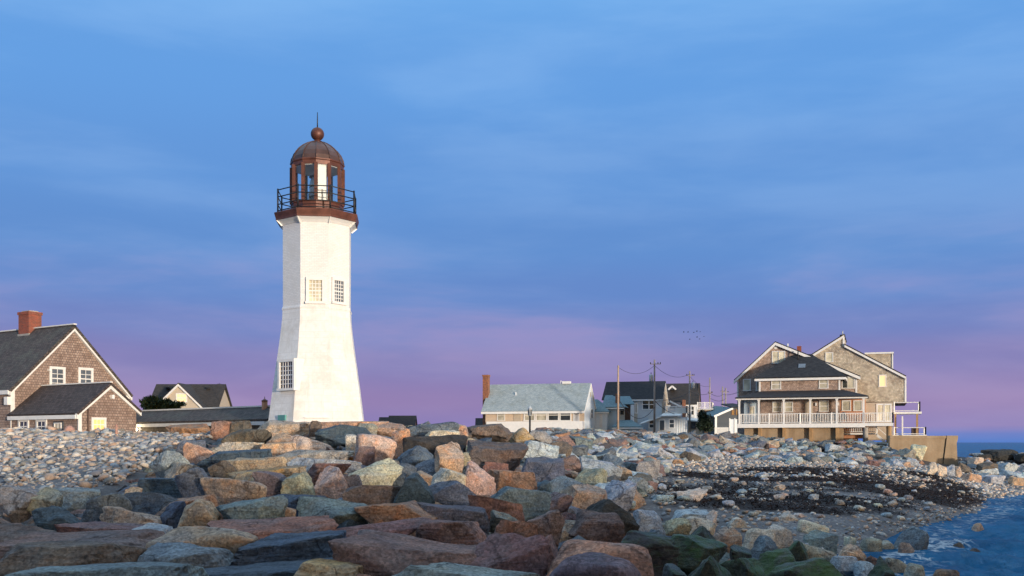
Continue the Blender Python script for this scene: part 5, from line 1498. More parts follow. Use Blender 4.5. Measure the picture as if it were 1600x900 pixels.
    part(root, 'clerestory_trim', 'white', lambda b: b.fbox(H, hu[3][0] - 0.18, hu[3][0] + 0.02, 0.003, 0.10, hu[3][1] - 0.1, hu[4][1] - 0.15))
    part(root, 'corner_board', 'white', lambda b: b.fbox(H, hu[1][0] - 0.16, hu[1][0] + 0.02, 0.003, 0.07, hu[1][1], hu[2][1] - 0.15))
    part(root, 'soffit', 'brownwall', lambda b: b.fbox(H, hu[0][0], hu[1][0] + 0.05, -8, 0.05, hu[1][1] - 0.15, hu[1][1] - 0.005))
    simple_windows(root, H, [(1291, 552, 1300.5, 565, 1, 1, 'pane_cream'), (1374.5, 587, 1383.5, 603.5, 1, 1, 'pane_warm')], trim=0.10)  # second pane's emission imitates a warm reflection of the sun
    c = H.p(H.u(1316), -1.2, 0)
    flue = part(root, 'chimney_cap', 'roof_black', lambda b: (b.fbox(Frame(c[0], c[1], *H.d), -0.28, 0.28, -0.28, 0.28, H.z(530, 8), H.z(522.5, 8))))
    part(flue, 'flue', 'zinc', lambda b: b.tube([(c[0], c[1], H.z(523, 8)), (c[0], c[1], H.z(516.5, 8))], 0.07, 6))
    dm = H.off(-3.0)
    dz0, dz1 = dm.z(580, 8), dm.z(555.5, 8)
    part(root, 'dormer_wall', 'shingle_pale', lambda b: b.fbox(dm, dm.u(1352), dm.u(1395), -3.5, 0, dz0 - 1.2, dz1))
    part(root, 'dormer_roof', 'white', lambda b: b.fbox(dm, dm.u(1351), dm.u(1396.5), -3.7, 0.2, dz1, dz1 + 0.18))
    part(root, 'dormer_corner_board', 'white', lambda b: b.fbox(dm, dm.u(1393.5), dm.u(1395.6), 0.003, 0.08, dz0, dz1 - 0.01))
    # ground floor under the angular block, with white double door
    K = F.off(-5.5)
    part(root, 'lower_wall', 'beige', lambda b: b.fbox(K, K.u(1352), K.u(1395), -6, 0, 3.4, hu[1][1] - 0.16))
    for x0, x1 in ((1371.5, 1380.5), (1382, 1391)):
        wpx(root, K, x0, 633, x1, 657, 1, 1, 'pane_cream', trim=0.14, tm='white', name='glass_door', sill=False)
    # right decks
    Dk = F.off(-6.5)
    d0, d1 = Dk.u(1397), Dk.u(1437)
    zu = Dk.z(647, 14)
    part(root, 'upper_deck_floor', 'white', lambda b: b.fbox(Dk, d0 - 0.2, d1 + 0.2, -3, 0.1, zu, zu + 0.22))
    railing(root, [Dk.p(d0, 0, 0)[:2], Dk.p(d1, 0, 0)[:2], Dk.p(d1, -3, 0)[:2]], zu + 0.22, zu + 1.2, 2.6, bal=9)
    for x in (1399, 1433):
        part(root, 'deck_post', 'timber', lambda b: b.fbox(Dk, Dk.u(x) - 0.1, Dk.u(x) + 0.1, -0.12, 0.08, 3.2, zu - 0.002))
    zl = Dk.z(681, 14)
    l1 = Dk.u(1446)
    part(root, 'lower_deck_floor', 'white', lambda b: b.fbox(Dk, d0 - 0.2, l1 + 0.1, -3, 0.3, zl - 0.1, zl + 0.10))
    railing(root, [Dk.p(d0, 0.2, 0)[:2], Dk.p(l1, 0.2, 0)[:2], Dk.p(l1, -3, 0)[:2]], zl + 0.10, zl + 0.85, 2.6, bal=9)
    part(root, 'deck_screen', 'redwood' if 'redwood' in M else 'brownwall', lambda b: b.fbox(Dk, Dk.u(1424), Dk.u(1436), -0.6, -0.5, zl + 0.1, Dk.z(669, 14)))
    part(root, 'gate_post', 'white', lambda b: b.fbox(Dk, Dk.u(1410) - 0.07, Dk.u(1410) + 0.07, 0.35, 0.5, zl, Dk.z(651, 14)))
    # underneath the porch: brown retaining wall, piers, stairs
    T = F.off(-0.7)
    part(root, 'foundation_wall', 'retaining', lambda b: b.fbox(T, T.u(1163), T.u(1318), -0.4, 0, 2.6, zf - 0.43))
    for x in (1187.5, 1225.5, 1267, 1308.5):
        part(root, 'pier', 'timber', lambda b: b.fbox(T, T.u(x) - 0.16, T.u(x) + 0.16, 0.003, 0.35, 2.6, zf - 0.43))
    q = F.p(U(1352.3), -0.25, 0)
    part(root, 'concrete_pier', 'concrete', lambda b: b.lathe(q[0], q[1], [(0.27, 2.6), (0.25, zf - 0.5), (0.30, zf - 0.43)], 14))
    q2 = F.p(U(1389), -0.4, 0)
    part(root, 'stone_pier', 'timber', lambda b: b.lathe(q2[0], q2[1], [(0.26, 2.6), (0.24, 3.6), (0.25, zf - 0.31)], 9))
    N_ = F.off(-1.6)
    railing(root, [N_.p(N_.u(1318), 0, 0)[:2], N_.p(N_.u(1370), 0, 0)[:2]], 4.15, 4.72, 2.5, bal=0.18)
    part(root, 'landing', 'white', lambda b: b.fbox(N_, N_.u(1318), N_.u(1371), -1.4, 0.05, 3.98, 4.15))
    st = [None]
    u_a, u_b = N_.u(1370), N_.u(1386)
    for k in range(6):
        uu = u_a + (u_b - u_a) * k / 6
        part(root, 'stair_tread', 'white', lambda b: b.fbox(N_, uu, uu + (u_b - u_a) / 6 - 0.01, -0.9, 0.04, 3.95 - 0.16 * k, 4.0 - 0.16 * k))
    part(root, 'stair_stringer', 'white', lambda b: b.bar(N_.p(u_a, 0.10, 3.95), N_.p(u_b, 0.10, 3.0), 0.06, 0.24))
    part(root, 'stair_rail', 'white', lambda b: b.bar(N_.p(u_a, 0.10, 4.75), N_.p(u_b, 0.10, 3.85), 0.07, 0.07))
    for x, lab in ((1278, 'dark porch chair by the middle of the long white railing'), (1303, 'dark porch chair near the last but one porch column'), (1318, 'dark porch chair in front of the orange wall')):
        P = F.off(-1.3)
        u = P.u(x)
        cr = empty('porch_chair', P.p(u, 0, zf), lab, 'chair', 'chairs on the porch')
        part(cr, 'seat', 'clap_dark', lambda b: b.fbox(P, u - 0.28, u + 0.28, -0.28, 0.28, zf + 0.40, zf + 0.46))
        part(cr, 'backrest', 'clap_dark', lambda b: b.fprism(P, [(u - 0.30, zf + 0.46), (u + 0.30, zf + 0.46), (u + 0.27, zf + 1.08), (u, zf + 1.16), (u - 0.27, zf + 1.08)], 0.24, 0.29))
        for sx in (-0.25, 0.25):
            for sy in (-0.25, 0.25):
                part(cr, 'leg', 'clap_dark', lambda b: b.fbox(P, u + sx - 0.03, u + sx + 0.03, sy - 0.03, sy + 0.03, zf, zf + 0.40))
porch_house()

def sea_wall():
    Y = 96.0
    F = Frame((1392 - HX) / FPX * Y, Y, 0.985, -0.17)
    U = F.u
    z = lambda y: F.z(y, 3)
    root = empty('sea_wall', (F.o[0] + 3, Y, 1.6), 'brown concrete sea wall ending in a cracked buttress at right', 'wall')
    u1 = U(1478)
    crack = 0.07
    zt = z(681)
    # main length, with a slight overhanging lip
    part(root, 'wall_panel', 'retaining', lambda b: b.fprism(F, [(-0.1, 0.2), (u1 - 0.42, 0.2), (u1 - 0.02, zt - 0.24), (-0.1, zt - 0.24)], -0.8, 0))
    part(root, 'coping', 'retaining', lambda b: b.fprism(F, [(-0.1, zt - 0.24), (u1 - 0.02, zt - 0.24), (u1 + 0.02, zt), (-0.1, zt + 0.03)], -0.9, 0.10))
    u2 = U(1496.5)
    part(root, 'buttress', 'retaining', lambda b: b.fprism(F, [(u1 - 0.42 + crack, 0.2), (u2 + 0.10, 0.2), (u2 - 0.06, 1.6), (u2 - 0.12, zt - 0.7), (u2, zt - 0.25), (u2, zt + 0.02), (u1 + 0.06, zt + 0.02), (u1 + crack - 0.02, zt - 0.24)], -0.9, 0.12))
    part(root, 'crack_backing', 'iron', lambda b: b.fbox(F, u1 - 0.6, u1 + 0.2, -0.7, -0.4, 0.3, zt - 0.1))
    part(root, 'return_wall', 'retaining', lambda b: b.fbox(F, u2 - 0.6, u2 - 0.02, -9, -0.9, 0.3, zt - 0.05))
sea_wall()

# pink standing stones by the lean-to
def garden_stone(px, y0, y1, wpx_, Y, label, tall):
    x = (px - HX) / FPX * Y
    S = FPX / Y
    zt = CH + (HY - y0) / S; zb = CH + (HY - y1) / S - 0.3
    w = wpx_ / S / 2
    mb = MB()
    prof = [(w * 0.8, zb), (w, zb + (zt - zb) * 0.45), (w * 0.92, zb + (zt - zb) * 0.72), (w * 0.6, zb + (zt - zb) * 0.92), (w * 0.15, zt)]
    mb.lathe(x, Y, prof, 12)
    o = mb.build('garden_boulder' if not tall else 'standing_stone', M['pinkstone'])
    tag(o, label, 'boulder' if not tall else 'stone')
garden_stone(108.5, 665, 676, 17, 51.5, 'round pink boulder on the pebble bank by the lean-to door', False)
garden_stone(182.0, 662.5, 675, 4.5, 52.0, 'small upright pinkish stone beside the lit window', True)

# birds
def birds():
    rg = random.Random(5)
    m = M['iron']
    for i in range(9):
        px, py = rg.uniform(1068, 1102), rg.uniform(516, 531)
        p = Vector(pt(px, py, 210 + rg.uniform(-6, 6)))
        mb = MB()
        f = rg.uniform(-0.15, 0.35)
        mb.tube([p + Vector((-0.16, 0, 0)), p, p + Vector((0.17, 0, 0.02))], [0.015, 0.045, 0.015], 6)
        for s in (-1, 1):
            a = p + Vector((0.08, 0, 0.03)); b_ = p + Vector((-0.10, 0, 0.03))
            t1 = p + Vector((0.06, s * 0.22, 0.07 + f * 0.3)); t2 = p + Vector((-0.10, s * 0.42, 0.03 + f * 0.5))
            mb.raw([a, b_, t2, t1, a + Vector((0, 0, .015)), b_ + Vector((0, 0, .015)), t2 + Vector((0, 0, .01)), t1 + Vector((0, 0, .015))], [(0, 1, 2, 3), (7, 6, 5, 4), (0, 3, 7, 4), (3, 2, 6, 7), (2, 1, 5, 6)])
        o = mb.build('bird', m)
        tag(o, 'tiny dark bird in the flock flying above the utility poles', 'bird', 'flock of distant birds')
birds()
# ------------------------------------------------------------------ rocks
from mathutils import Matrix
_VN = np.random.default_rng(99).random((32, 32, 32))
def vnoise(P):
    i = np.floor(P).astype(int); f = P - i
    f = f * f * (3 - 2 * f)
    i0, i1 = i % 32, (i + 1) % 32
    out = 0
    for a in (0, 1):
        for b in (0, 1):
            for c in (0, 1):
                w = (f[:, 0] if a else 1 - f[:, 0]) * (f[:, 1] if b else 1 - f[:, 1]) * (f[:, 2] if c else 1 - f[:, 2])
                out = out + w * _VN[(i1 if a else i0)[:, 0], (i1 if b else i0)[:, 1], (i1 if c else i0)[:, 2]]
    return out - 0.5
def fbm(P, o=4):
    s, a = 0, 1.0
    for k in range(o):
        s = s + a * vnoise(P * 2 ** k + 7.3 * k)
        a *= 0.5
    return s
def icosphere(n):
    import bmesh
    bm = bmesh.new()
    bmesh.ops.create_icosphere(bm, subdivisions=n, radius=1)
    v = np.array([x.co[:] for x in bm.verts]); f = np.array([[x.index for x in p.verts] for p in bm.faces])
    bm.free()
    return v / np.linalg.norm(v, axis=1, keepdims=True), f
ICO = {n: icosphere(n) for n in (1, 2, 3, 4, 5)}

SHAPES = {  # sharpness of the edges, corner cuts, deep fracture faces, wobble of the box planes, roughness of the surface
    'block': (70, 4, 1, 0.60, 0.075), 'slab': (60, 4, 1, 0.48, 0.075), 'round': (11, 8, 0, 0.5, 0.065),
    'wedge': (70, 4, 1, 0.70, 0.08), 'lump': (34, 7, 1, 0.7, 0.10), 'peak': (65, 4, 0, 0.6, 0.08)}
def rock_points(dirs, r, shape, tilt=0.0):
    p, cuts, deep, wob, rough = SHAPES[shape]
    ns, ds = [], []
    for ax in range(3):
        for sg in (-1, 1):
            n = np.zeros(3); n[ax] = sg
            n = n + r.normal(0, wob * 0.42, 3)
            ns.append(n / np.linalg.norm(n)); ds.append(r.uniform(0.80, 1.05))
    for _ in range(cuts):
        n = r.normal(0, 1, 3)
        if shape in ('slab',):
            n[2] *= 0.5
        n /= np.linalg.norm(n)
        ns.append(n); ds.append(r.uniform(0.85, 1.15) if shape == 'round' else r.uniform(0.98, 1.36))
    for _ in range(deep):
        n = r.normal(0, 1, 3); n[2] = abs(n[2]) * (0.5 if shape == 'slab' else 1.0); n[1] = -abs(n[1]); n /= np.linalg.norm(n)
        ns.append(n); ds.append(r.uniform(0.66, 0.92))
    if shape == 'peak':
        for sx in (-1, 1):
            n = np.array([sx * r.uniform(0.6, 0.9), r.normal(0, 0.2) - 0.15, 0.65]); ns.append(n / np.linalg.norm(n)); ds.append(r.uniform(0.60, 0.82))
    if shape == 'wedge':
        n = np.array([r.choice([-1, 1]) * r.uniform(0.3, 0.7), -0.35, 0.75]); ns.append(n / np.linalg.norm(n)); ds.append(r.uniform(0.5, 0.7))
    ns = np.array(ns); ds = np.array(ds)
    if tilt:
        c, s = math.cos(tilt), math.sin(tilt)
        ns = ns @ np.array([[c, 0, -s], [0, 1, 0], [s, 0, c]])
    o = r.uniform(0, 30, 3)
    # the cut planes themselves are slightly wavy, so no two edges run alike
    wv = np.stack([vnoise(dirs * 1.7 + o + 5 * k) for k in range(3)], 1) * 0.12
    dd = dirs + wv
    q = np.clip(dd @ ns.T / ds, 0, None)
    rad = (q ** p).sum(1) ** (-1.0 / p)
    v = dirs * rad[:, None]
    d = fbm(v * 1.1 + o, 5) * rough * 1.35
    st = vnoise(v * np.array([1.2, 1.2, 5.0]) + o)
    ridge = np.abs(st) * rough * 1.0
    chip = np.clip(vnoise(v * 3.1 + o + 11) - 0.12, 0, 1) * rough * 2.2
    fine = fbm(v * 6 + o, 3) * rough * 0.42
    return v * (1 + d - ridge - chip + fine)[:, None]

def rock_mesh(name, r, shape, dims, level, tilt=0.0):
    dirs, f = ICO[level]
    v = rock_points(dirs, r, shape, tilt)
    lo, hi = v.min(0), v.max(0)
    v = (v - (lo + hi) / 2) / (hi - lo) * np.array(dims)
    v[:, 2] += dims[2] / 2
    me = bpy.data.meshes.new(name)
    me.from_pydata(v.tolist(), [], f.tolist())
    me.polygons.foreach_set('use_smooth', [shape == 'round'] * len(f))
    me.materials.append(M['rock'])
    return me

RC = {'tan': (0.30, 0.21, 0.135), 'rust': (0.255, 0.14, 0.078), 'orange': (0.36, 0.215, 0.12), 'cream': (0.40, 0.345, 0.27), 'olive': (0.215, 0.20, 0.15),
      'grey': (0.22, 0.205, 0.185), 'slate': (0.095, 0.12, 0.15), 'navy': (0.042, 0.070, 0.105), 'mauve': (0.175, 0.098, 0.085), 'brown': (0.105, 0.078, 0.062),
      'black': (0.030, 0.027, 0.026), 'pale': (0.255, 0.295, 0.325), 'teal': (0.125, 0.165, 0.175), 'pink': (0.39, 0.275, 0.21), 'gold': (0.30, 0.195, 0.075),
      'purple': (0.115, 0.085, 0.11), 'redbrown': (0.225, 0.10, 0.07), 'green': (0.040, 0.048, 0.026)}
CN = {'tan': 'tan', 'rust': 'rust-brown', 'orange': 'orange', 'cream': 'cream', 'olive': 'olive-grey', 'grey': 'grey', 'slate': 'slate-grey', 'navy': 'dark blue', 'mauve': 'mauve',
      'brown': 'brown', 'black': 'black', 'pale': 'pale blue-grey', 'teal': 'teal-grey', 'pink': 'pinkish', 'gold': 'golden', 'purple': 'purplish', 'redbrown': 'red-brown', 'green': 'algae-green'}
DARK = ('slate', 'navy', 'mauve', 'brown', 'black', 'teal', 'purple', 'redbrown', 'green', 'rust')
RC = {k: tuple((1.22 if k in DARK else 1.32) * (0.86 * x + 0.14 * (0.3 * v[0] + 0.59 * v[1] + 0.11 * v[2])) for x in v) for k, v in RC.items()}
SN = {'block': 'blocky', 'slab': 'flat', 'round': 'rounded', 'wedge': 'wedge-shaped', 'lump': 'lumpy', 'peak': 'pointed'}

# photo outline (left, top, right, bottom), colour, shape, tilt in degrees (positive: right end down), label or None
HAND = [
 # the front of the jetty
 (-40, 872, 300, 925, 'teal', 'slab', -3, 'long teal-grey slab along the bottom left edge of the photo'),
 (-30, 845, 215, 890, 'brown', 'slab', 4, 'dark brown slab with blue-grey top at the left edge'),
 (-20, 826, 257, 866, 'mauve', 'slab', 3, None), (-20, 821, 115, 842, 'brown', 'slab', 4, None), (138, 836, 186, 860, 'tan', 'lump', 8, 'small tan lump resting on the mauve slab at left'),
 (215, 856, 245, 880, 'redbrown', 'block', 0, None), (247, 821, 397, 868, 'tan', 'round', 2, 'largest tan rounded boulder at the front, like a loaf'),
 (222, 850, 380, 884, 'teal', 'slab', -2, None), (108, 813, 245, 834, 'mauve', 'slab', -2, None), (205, 820, 272, 838, 'pale', 'slab', 3, None),
 (57, 789, 146, 830, 'navy', 'wedge', -15, None), (155, 790, 262, 818, 'tan', 'lump', 3, 'tan lumpy boulder with two humps behind the front slabs'),
 (0, 757, 62, 806, 'grey', 'slab', 34, 'tilted grey slab at the left edge among the pebbles'), (34, 760, 93, 804, 'olive', 'block', 20, None), (90, 762, 162, 792, 'teal', 'slab', 3, None),
 (128, 770, 200, 814, 'slate', 'lump', 5, None), (193, 768, 300, 800, 'navy', 'block', -6, None), (213, 746, 302, 774, 'navy', 'slab', -3, None), (194, 760, 217, 786, 'tan', 'block', 5, None),
 (273, 729, 340, 782, 'slate', 'slab', -32, None), (233, 703, 306, 752, 'pale', 'wedge', -30, 'pale slanting block at the edge of the pebble beach'), (288, 691, 334, 724, 'orange', 'wedge', 20, None),
 (278, 687, 318, 712, 'slate', 'round', 0, None), (258, 722, 320, 754, 'olive', 'block', -8, None), (312, 701, 418, 728, 'navy', 'slab', -4, None), (328, 719, 374, 757, 'brown', 'block', -20, None),
 (354, 713, 446, 737, 'tan', 'slab', 0, None), (348, 728, 475, 756, 'gold', 'slab', -5, None), (325, 691, 416, 711, 'cream', 'slab', 5, None), (352, 670, 422, 698, 'brown', 'round', 3, 'brown domed boulder standing proud at the pebble beach corner'),
 (264, 661, 335, 678, 'rust', 'slab', -3, None), (332, 657, 364, 680, 'redbrown', 'block', 4, 'red-brown block in the wall below the covered walkway'), (359, 657, 398, 678, 'brown', 'block', 0, None), (395, 657, 486, 681, 'tan', 'lump', 3, None),
 (416, 676, 462, 697, 'tan', 'round', 0, None), (406, 690, 462, 711, 'orange', 'block', -4, None), (454, 679, 524, 706, 'pink', 'lump', 8, None), (482, 657, 502, 681, 'brown', 'block', 0, None),
 (497, 663, 589, 692, 'navy', 'block', -3, 'dark blue-black block directly below the lighthouse'), (498, 656, 604, 674, 'orange', 'slab', 2, None), (540, 678, 565, 702, 'cream', 'round', 0, None), (558, 678, 617, 714, 'pink', 'round', 6, 'smooth pinkish rounded boulder below the lighthouse right edge'),
 (551, 697, 586, 720, 'mauve', 'block', 15, None), (434, 703, 553, 720, 'olive', 'slab', 2, None), (451, 715, 559, 732, 'pale', 'slab', 2, None), (480, 724, 547, 744, 'redbrown', 'slab', 3, None),
 (547, 715, 625, 759, 'cream', 'wedge', 10, 'cream-green angular boulder right of the pinkish-white one'), (486, 728, 549, 768, 'pink', 'peak', 12, 'pinkish-white angular boulder with a sharp top'), (444, 737, 493, 773, 'olive', 'block', -10, None),
 (323, 745, 416, 781, 'tan', 'round', 0, None), (400, 735, 453, 772, 'purple', 'block', 4, None), (381, 734, 432, 754, 'navy', 'block', 0, None), (531, 741, 568, 766, 'purple', 'block', 10, None),
 (238, 771, 340, 799, 'rust', 'slab', -6, None), (254, 783, 294, 815, 'navy', 'wedge', 0, None), (275, 779, 340, 818, 'tan', 'peak', 10, 'tan triangular boulder leaning beside a dark blue one'), (322, 773, 445, 818, 'teal', 'slab', 2, None),
 (390, 771, 505, 801, 'navy', 'slab', 2, None), (433, 791, 464, 813, 'tan', 'lump', 12, None), (466, 785, 493, 808, 'cream', 'block', -8, 'small cream block alone amid the dark blue slabs'), (468, 775, 589, 814, 'teal', 'wedge', -10, None),
 (540, 757, 642, 788, 'brown', 'slab', 5, None), (562, 783, 686, 815, 'rust', 'block', 6, 'rusty long block with a pale square left end'), (314, 812, 518, 838, 'redbrown', 'slab', 2, None), (498, 810, 662, 832, 'mauve', 'slab', -2, None),
 (378, 831, 543, 878, 'navy', 'block', 2, 'big dark blue block with straight edges near the bottom'), (290, 874, 548, 898, 'navy', 'slab', 0, None), (454, 874, 566, 905, 'gold', 'lump', 6, None),
 (543, 831, 765, 900, 'mauve', 'block', 3, 'huge mauve speckled block at the bottom centre'), (652, 810, 765, 836, 'mauve', 'slab', -3, None), (728, 833, 852, 905, 'mauve', 'block', 10, 'tall mauve block beside the huge one, bottom centre right'),
 (560, 880, 828, 930, 'teal', 'slab', 2, None), (597, 866, 690, 890, 'navy', 'lump', 0, None), (686, 860, 742, 888, 'gold', 'round', 0, 'small golden rounded boulder before the huge mauve blocks'),
 (617, 739, 678, 790, 'navy', 'peak', -6, 'dark blue pyramid-shaped boulder in the middle of the pile'), (664, 750, 748, 790, 'slate', 'peak', 8, None), (640, 784, 760, 815, 'purple', 'slab', 3, None),
 (623, 696, 675, 727, 'slate', 'peak', 5, None), (638, 715, 710, 741, 'slate', 'slab', 10, None), (681, 690, 723, 746, 'orange', 'block', 16, 'upright tan and orange block standing highest in the pile'), (720, 719, 774, 762, 'pink', 'block', 10, 'pinkish tan block right of the upright orange one'),
 (713, 706, 742, 729, 'tan', 'round', 0, None), (765, 733, 838, 766, 'rust', 'block', 2, None), (756, 721, 794, 739, 'redbrown', 'block', 0, None), (629, 678, 724, 716, 'black', 'slab', 6, None),
 (715, 687, 822, 734, 'brown', 'slab', 9, 'long dark overhanging slab with tan underside'), (672, 731, 727, 759, 'cream', 'slab', 14, None), (644, 735, 675, 762, 'tan', 'block', 18, None), (608, 723, 649, 749, 'slate', 'block', 0, None),
 (606, 735, 635, 757, 'slate', 'block', 8, None), (803, 714, 879, 758, 'slate', 'block', 5, 'big steel-blue block right of the dark slab'), (834, 750, 860, 770, 'navy', 'block', 0, None), (850, 743, 912, 778, 'teal', 'wedge', -12, None),
 (740, 759, 858, 802, 'slate', 'lump', 9, None), (738, 772, 816, 810, 'mauve', 'block', 10, None), (766, 796, 817, 820, 'olive', 'lump', 4, None), (817, 795, 880, 838, 'mauve', 'lump', 14, None),
 (770, 807, 840, 836, 'redbrown', 'slab', 6, None), (842, 769, 895, 796, 'mauve', 'wedge', 16, None), (834, 835, 872, 860, 'mauve', 'block', 0, None), (612, 670, 642, 705, 'orange', 'block', -12, None),
 (729, 660, 799, 682, 'brown', 'slab', 3, None), (792, 668, 834, 692, 'gold', 'peak', 0, 'golden triangular boulder on the crest below the white cottage'), (707, 662, 732, 678, 'orange', 'block', 0, None), (638, 658, 714, 680, 'slate', 'slab', 2, None),
 (664, 671, 716, 686, 'cream', 'slab', 3, None), (828, 672, 866, 702, 'grey', 'wedge', 22, None), (815, 688, 874, 719, 'pale', 'slab', 22, None), (586, 658, 640, 676, 'tan', 'lump', 2, None), (560, 660, 592, 676, 'olive', 'block', 0, None),
 # the right shoulder, darker and wetter towards the water
 (888, 757, 952, 795, 'tan', 'block', 4, 'tan block with a grey cap beside the pale slab'), (943, 750, 988, 797, 'pale', 'slab', 30, 'pale blue-grey slab leaning down to the seaweed'), (889, 731, 947, 759, 'olive', 'wedge', 12, None),
 (904, 716, 958, 740, 'pale', 'slab', 14, None), (955, 727, 987, 755, 'tan', 'block', 15, None), (994, 718, 1030, 748, 'grey', 'block', 14, None), (981, 744, 1011, 767, 'pale', 'block', 12, None), (969, 721, 998, 738, 'slate', 'block', 4, None),
 (900, 780, 992, 828, 'black', 'lump', 14, None), (888, 796, 972, 840, 'brown', 'lump', 8, None), (990, 795, 1039, 828, 'pale', 'wedge', -6, None), (1036, 809, 1076, 838, 'olive', 'wedge', 14, None), (1064, 807, 1117, 836, 'cream', 'block', 8, None),
 (1046, 796, 1107, 814, 'pale', 'slab', 2, 'pale flat slab lying on the dark seaweed'), (952, 828, 1056, 900, 'black', 'lump', 18, 'big dark grey-brown boulder above the green rocks'), (846, 844, 1010, 925, 'rust', 'round', 10, 'large rounded tan and rust boulder at the bottom edge'),
 (852, 864, 1004, 935, 'purple', 'round', 4, 'purplish rounded boulder at the bottom edge before the rusty one'), (1038, 835, 1134, 884, 'green', 'lump', 14, None), (1076, 821, 1120, 860, 'black', 'peak', 4, None), (1072, 866, 1143, 925, 'green', 'peak', 10, None),
 (1112, 824, 1156, 858, 'tan', 'block', 6, None), (1162, 824, 1212, 860, 'cream', 'round', 0, None), (1130, 870, 1195, 920, 'green', 'wedge', 6, None), (1168, 837, 1216, 870, 'slate', 'peak', -6, None), (1000, 825, 1053, 852, 'slate', 'slab', 8, None),
 (1029, 882, 1073, 925, 'black', 'block', 0, None), (1138, 851, 1178, 872, 'black', 'slab', 8, None), (1195, 820, 1238, 856, 'cream', 'round', 4, None), (1249, 812, 1293, 836, 'cream', 'round', 2, None), (1258, 828, 1306, 856, 'teal', 'wedge', 14, None),
 (1249, 848, 1307, 880, 'olive', 'round', 4, None), (1222, 842, 1264, 880, 'green', 'peak', 8, 'dark green pointed boulder at the water foot'), (1200, 872, 1346, 935, 'green', 'block', 3, 'broad dark green algae-covered block at the bottom edge'), (1183, 858, 1246, 894, 'green', 'wedge', -10, None),
 (1361, 870, 1410, 925, 'black', 'peak', 4, 'black pointed boulder standing in the water at the bottom'), (1392, 823, 1447, 860, 'slate', 'peak', 12, 'lone dark blue-grey boulder in the foaming water'), (1346, 840, 1377, 861, 'olive', 'round', 4, None), (1404, 847, 1433, 866, 'olive', 'wedge', 6, None),
 (1304, 850, 1354, 884, 'orange', 'lump', 4, None), (1350, 866, 1384, 892, 'mauve', 'round', 4, None), (1374, 844, 1397, 859, 'olive', 'round', 0, None), (1516, 817, 1541, 829, 'orange', 'round', 0, 'small orange stone breaking the water surface far right'),
 (1505, 855, 1535, 866, 'brown', 'round', 0, None), (1489, 847, 1508, 858, 'brown', 'round', 0, None), (1456, 888, 1490, 912, 'rust', 'round', 0, 'brown rounded rock in the water at the bottom edge'), (1322, 836, 1338, 852, 'cream', 'block', 6, None),
 (1384, 870, 1414, 894, 'olive', 'round', 0, None), (1402, 880, 1446, 906, 'olive', 'round', 2, None), (1338, 876, 1368, 902, 'pale', 'round', 0, None), (1300, 868, 1340, 892, 'pale', 'round', 0, None), (1100, 796, 1118, 826, 'cream', 'wedge', 0, None),
 (1138, 808, 1166, 824, 'cream', 'lump', 0, None), (1214, 800, 1244, 814, 'cream', 'lump', 0, None), (1020, 772, 1052, 784, 'pale', 'slab', 6, None), (1060, 762, 1104, 784, 'cream', 'slab', 14, None),
 # under the sea wall and out on the point
 (1422, 694, 1446, 722, 'cream', 'block', 14, None), (1400, 700, 1428, 722, 'olive', 'block', 10, None), (1446, 722, 1466, 744, 'cream', 'block', 4, None), (1462, 724, 1478, 745, 'cream', 'block', 0, None), (1476, 726, 1492, 746, 'pale', 'block', 0, None), (1490, 728, 1503, 746, 'tan', 'round', 0, None),
 (1540, 702, 1590, 718, 'black', 'lump', 0, 'large black domed rock against the sea at right'), (1526, 709, 1548, 718, 'black', 'round', 0, None), (1588, 707, 1612, 720, 'black', 'round', 0, None),
 (1500, 740, 1536, 754, 'orange', 'block', 6, None), (1536, 742, 1570, 756, 'pale', 'slab', 6, None), (1512, 714, 1534, 730, 'cream', 'block', 8, None), (1560, 722, 1592, 738, 'pale', 'slab', 10, None), (1578, 744, 1606, 760, 'orange', 'block', 4, None), (1530, 722, 1560, 740, 'brown', 'wedge', 8, None), (1496, 722, 1516, 740, 'brown', 'wedge', 4, None), (1596, 724, 1630, 744, 'cream', 'block', 4, None), (1612, 742, 1650, 762, 'pale', 'slab', 4, None),
]
COLS = [(0, 118, "the shingled house"), (118, 215, "the lean-to"), (215, 425, "the covered walkway"), (425, 570, "the lighthouse"), (570, 750, "the gap beside the lighthouse"), (750, 915, "the white cottage"),
        (915, 1000, "the blue clapboard house"), (1000, 1060, "the grey two-storey house"), (1060, 1150, "the far utility poles"), (1150, 1275, "the left half of the porch"), (1275, 1395, "the right half of the porch"), (1395, 1500, "the sea wall"), (1500, 1700, "the open sea")]
def column(px):
    for a, b, n in COLS:
        if a <= px < b:
            return n
    return COLS[0][2] if px < 0 else COLS[-1][2]
def rowname(py, px):
    if px > 870 and py < 745:
        return 'high on the slope' if py < 690 else ('mid slope' if py < 708 else 'low on the slope')
    if px > 1000:
        return 'by the weed' if py < 815 else ('near the waterline' if py < 860 else 'at the bottom edge')
    return 'on the crest' if py < 680 else ('high on the pile' if py < 712 else ('halfway down the pile' if py < 760 else ('low on the pile' if py < 815 else ('near the front' if py < 850 else 'at the bottom edge'))))

ROCKS = []      # every boulder that is an object of its own: (object, px, py, colour, shape, size)
hand_plan = []
def jitter(c, r, k=0.12):
    c = np.array(c) * (1 + r.normal(0, k * 0.6)) * (1 + r.normal(0, k * 0.35, 3))
    return tuple(np.clip(c, 0.01, 0.75)) + (1.0,)

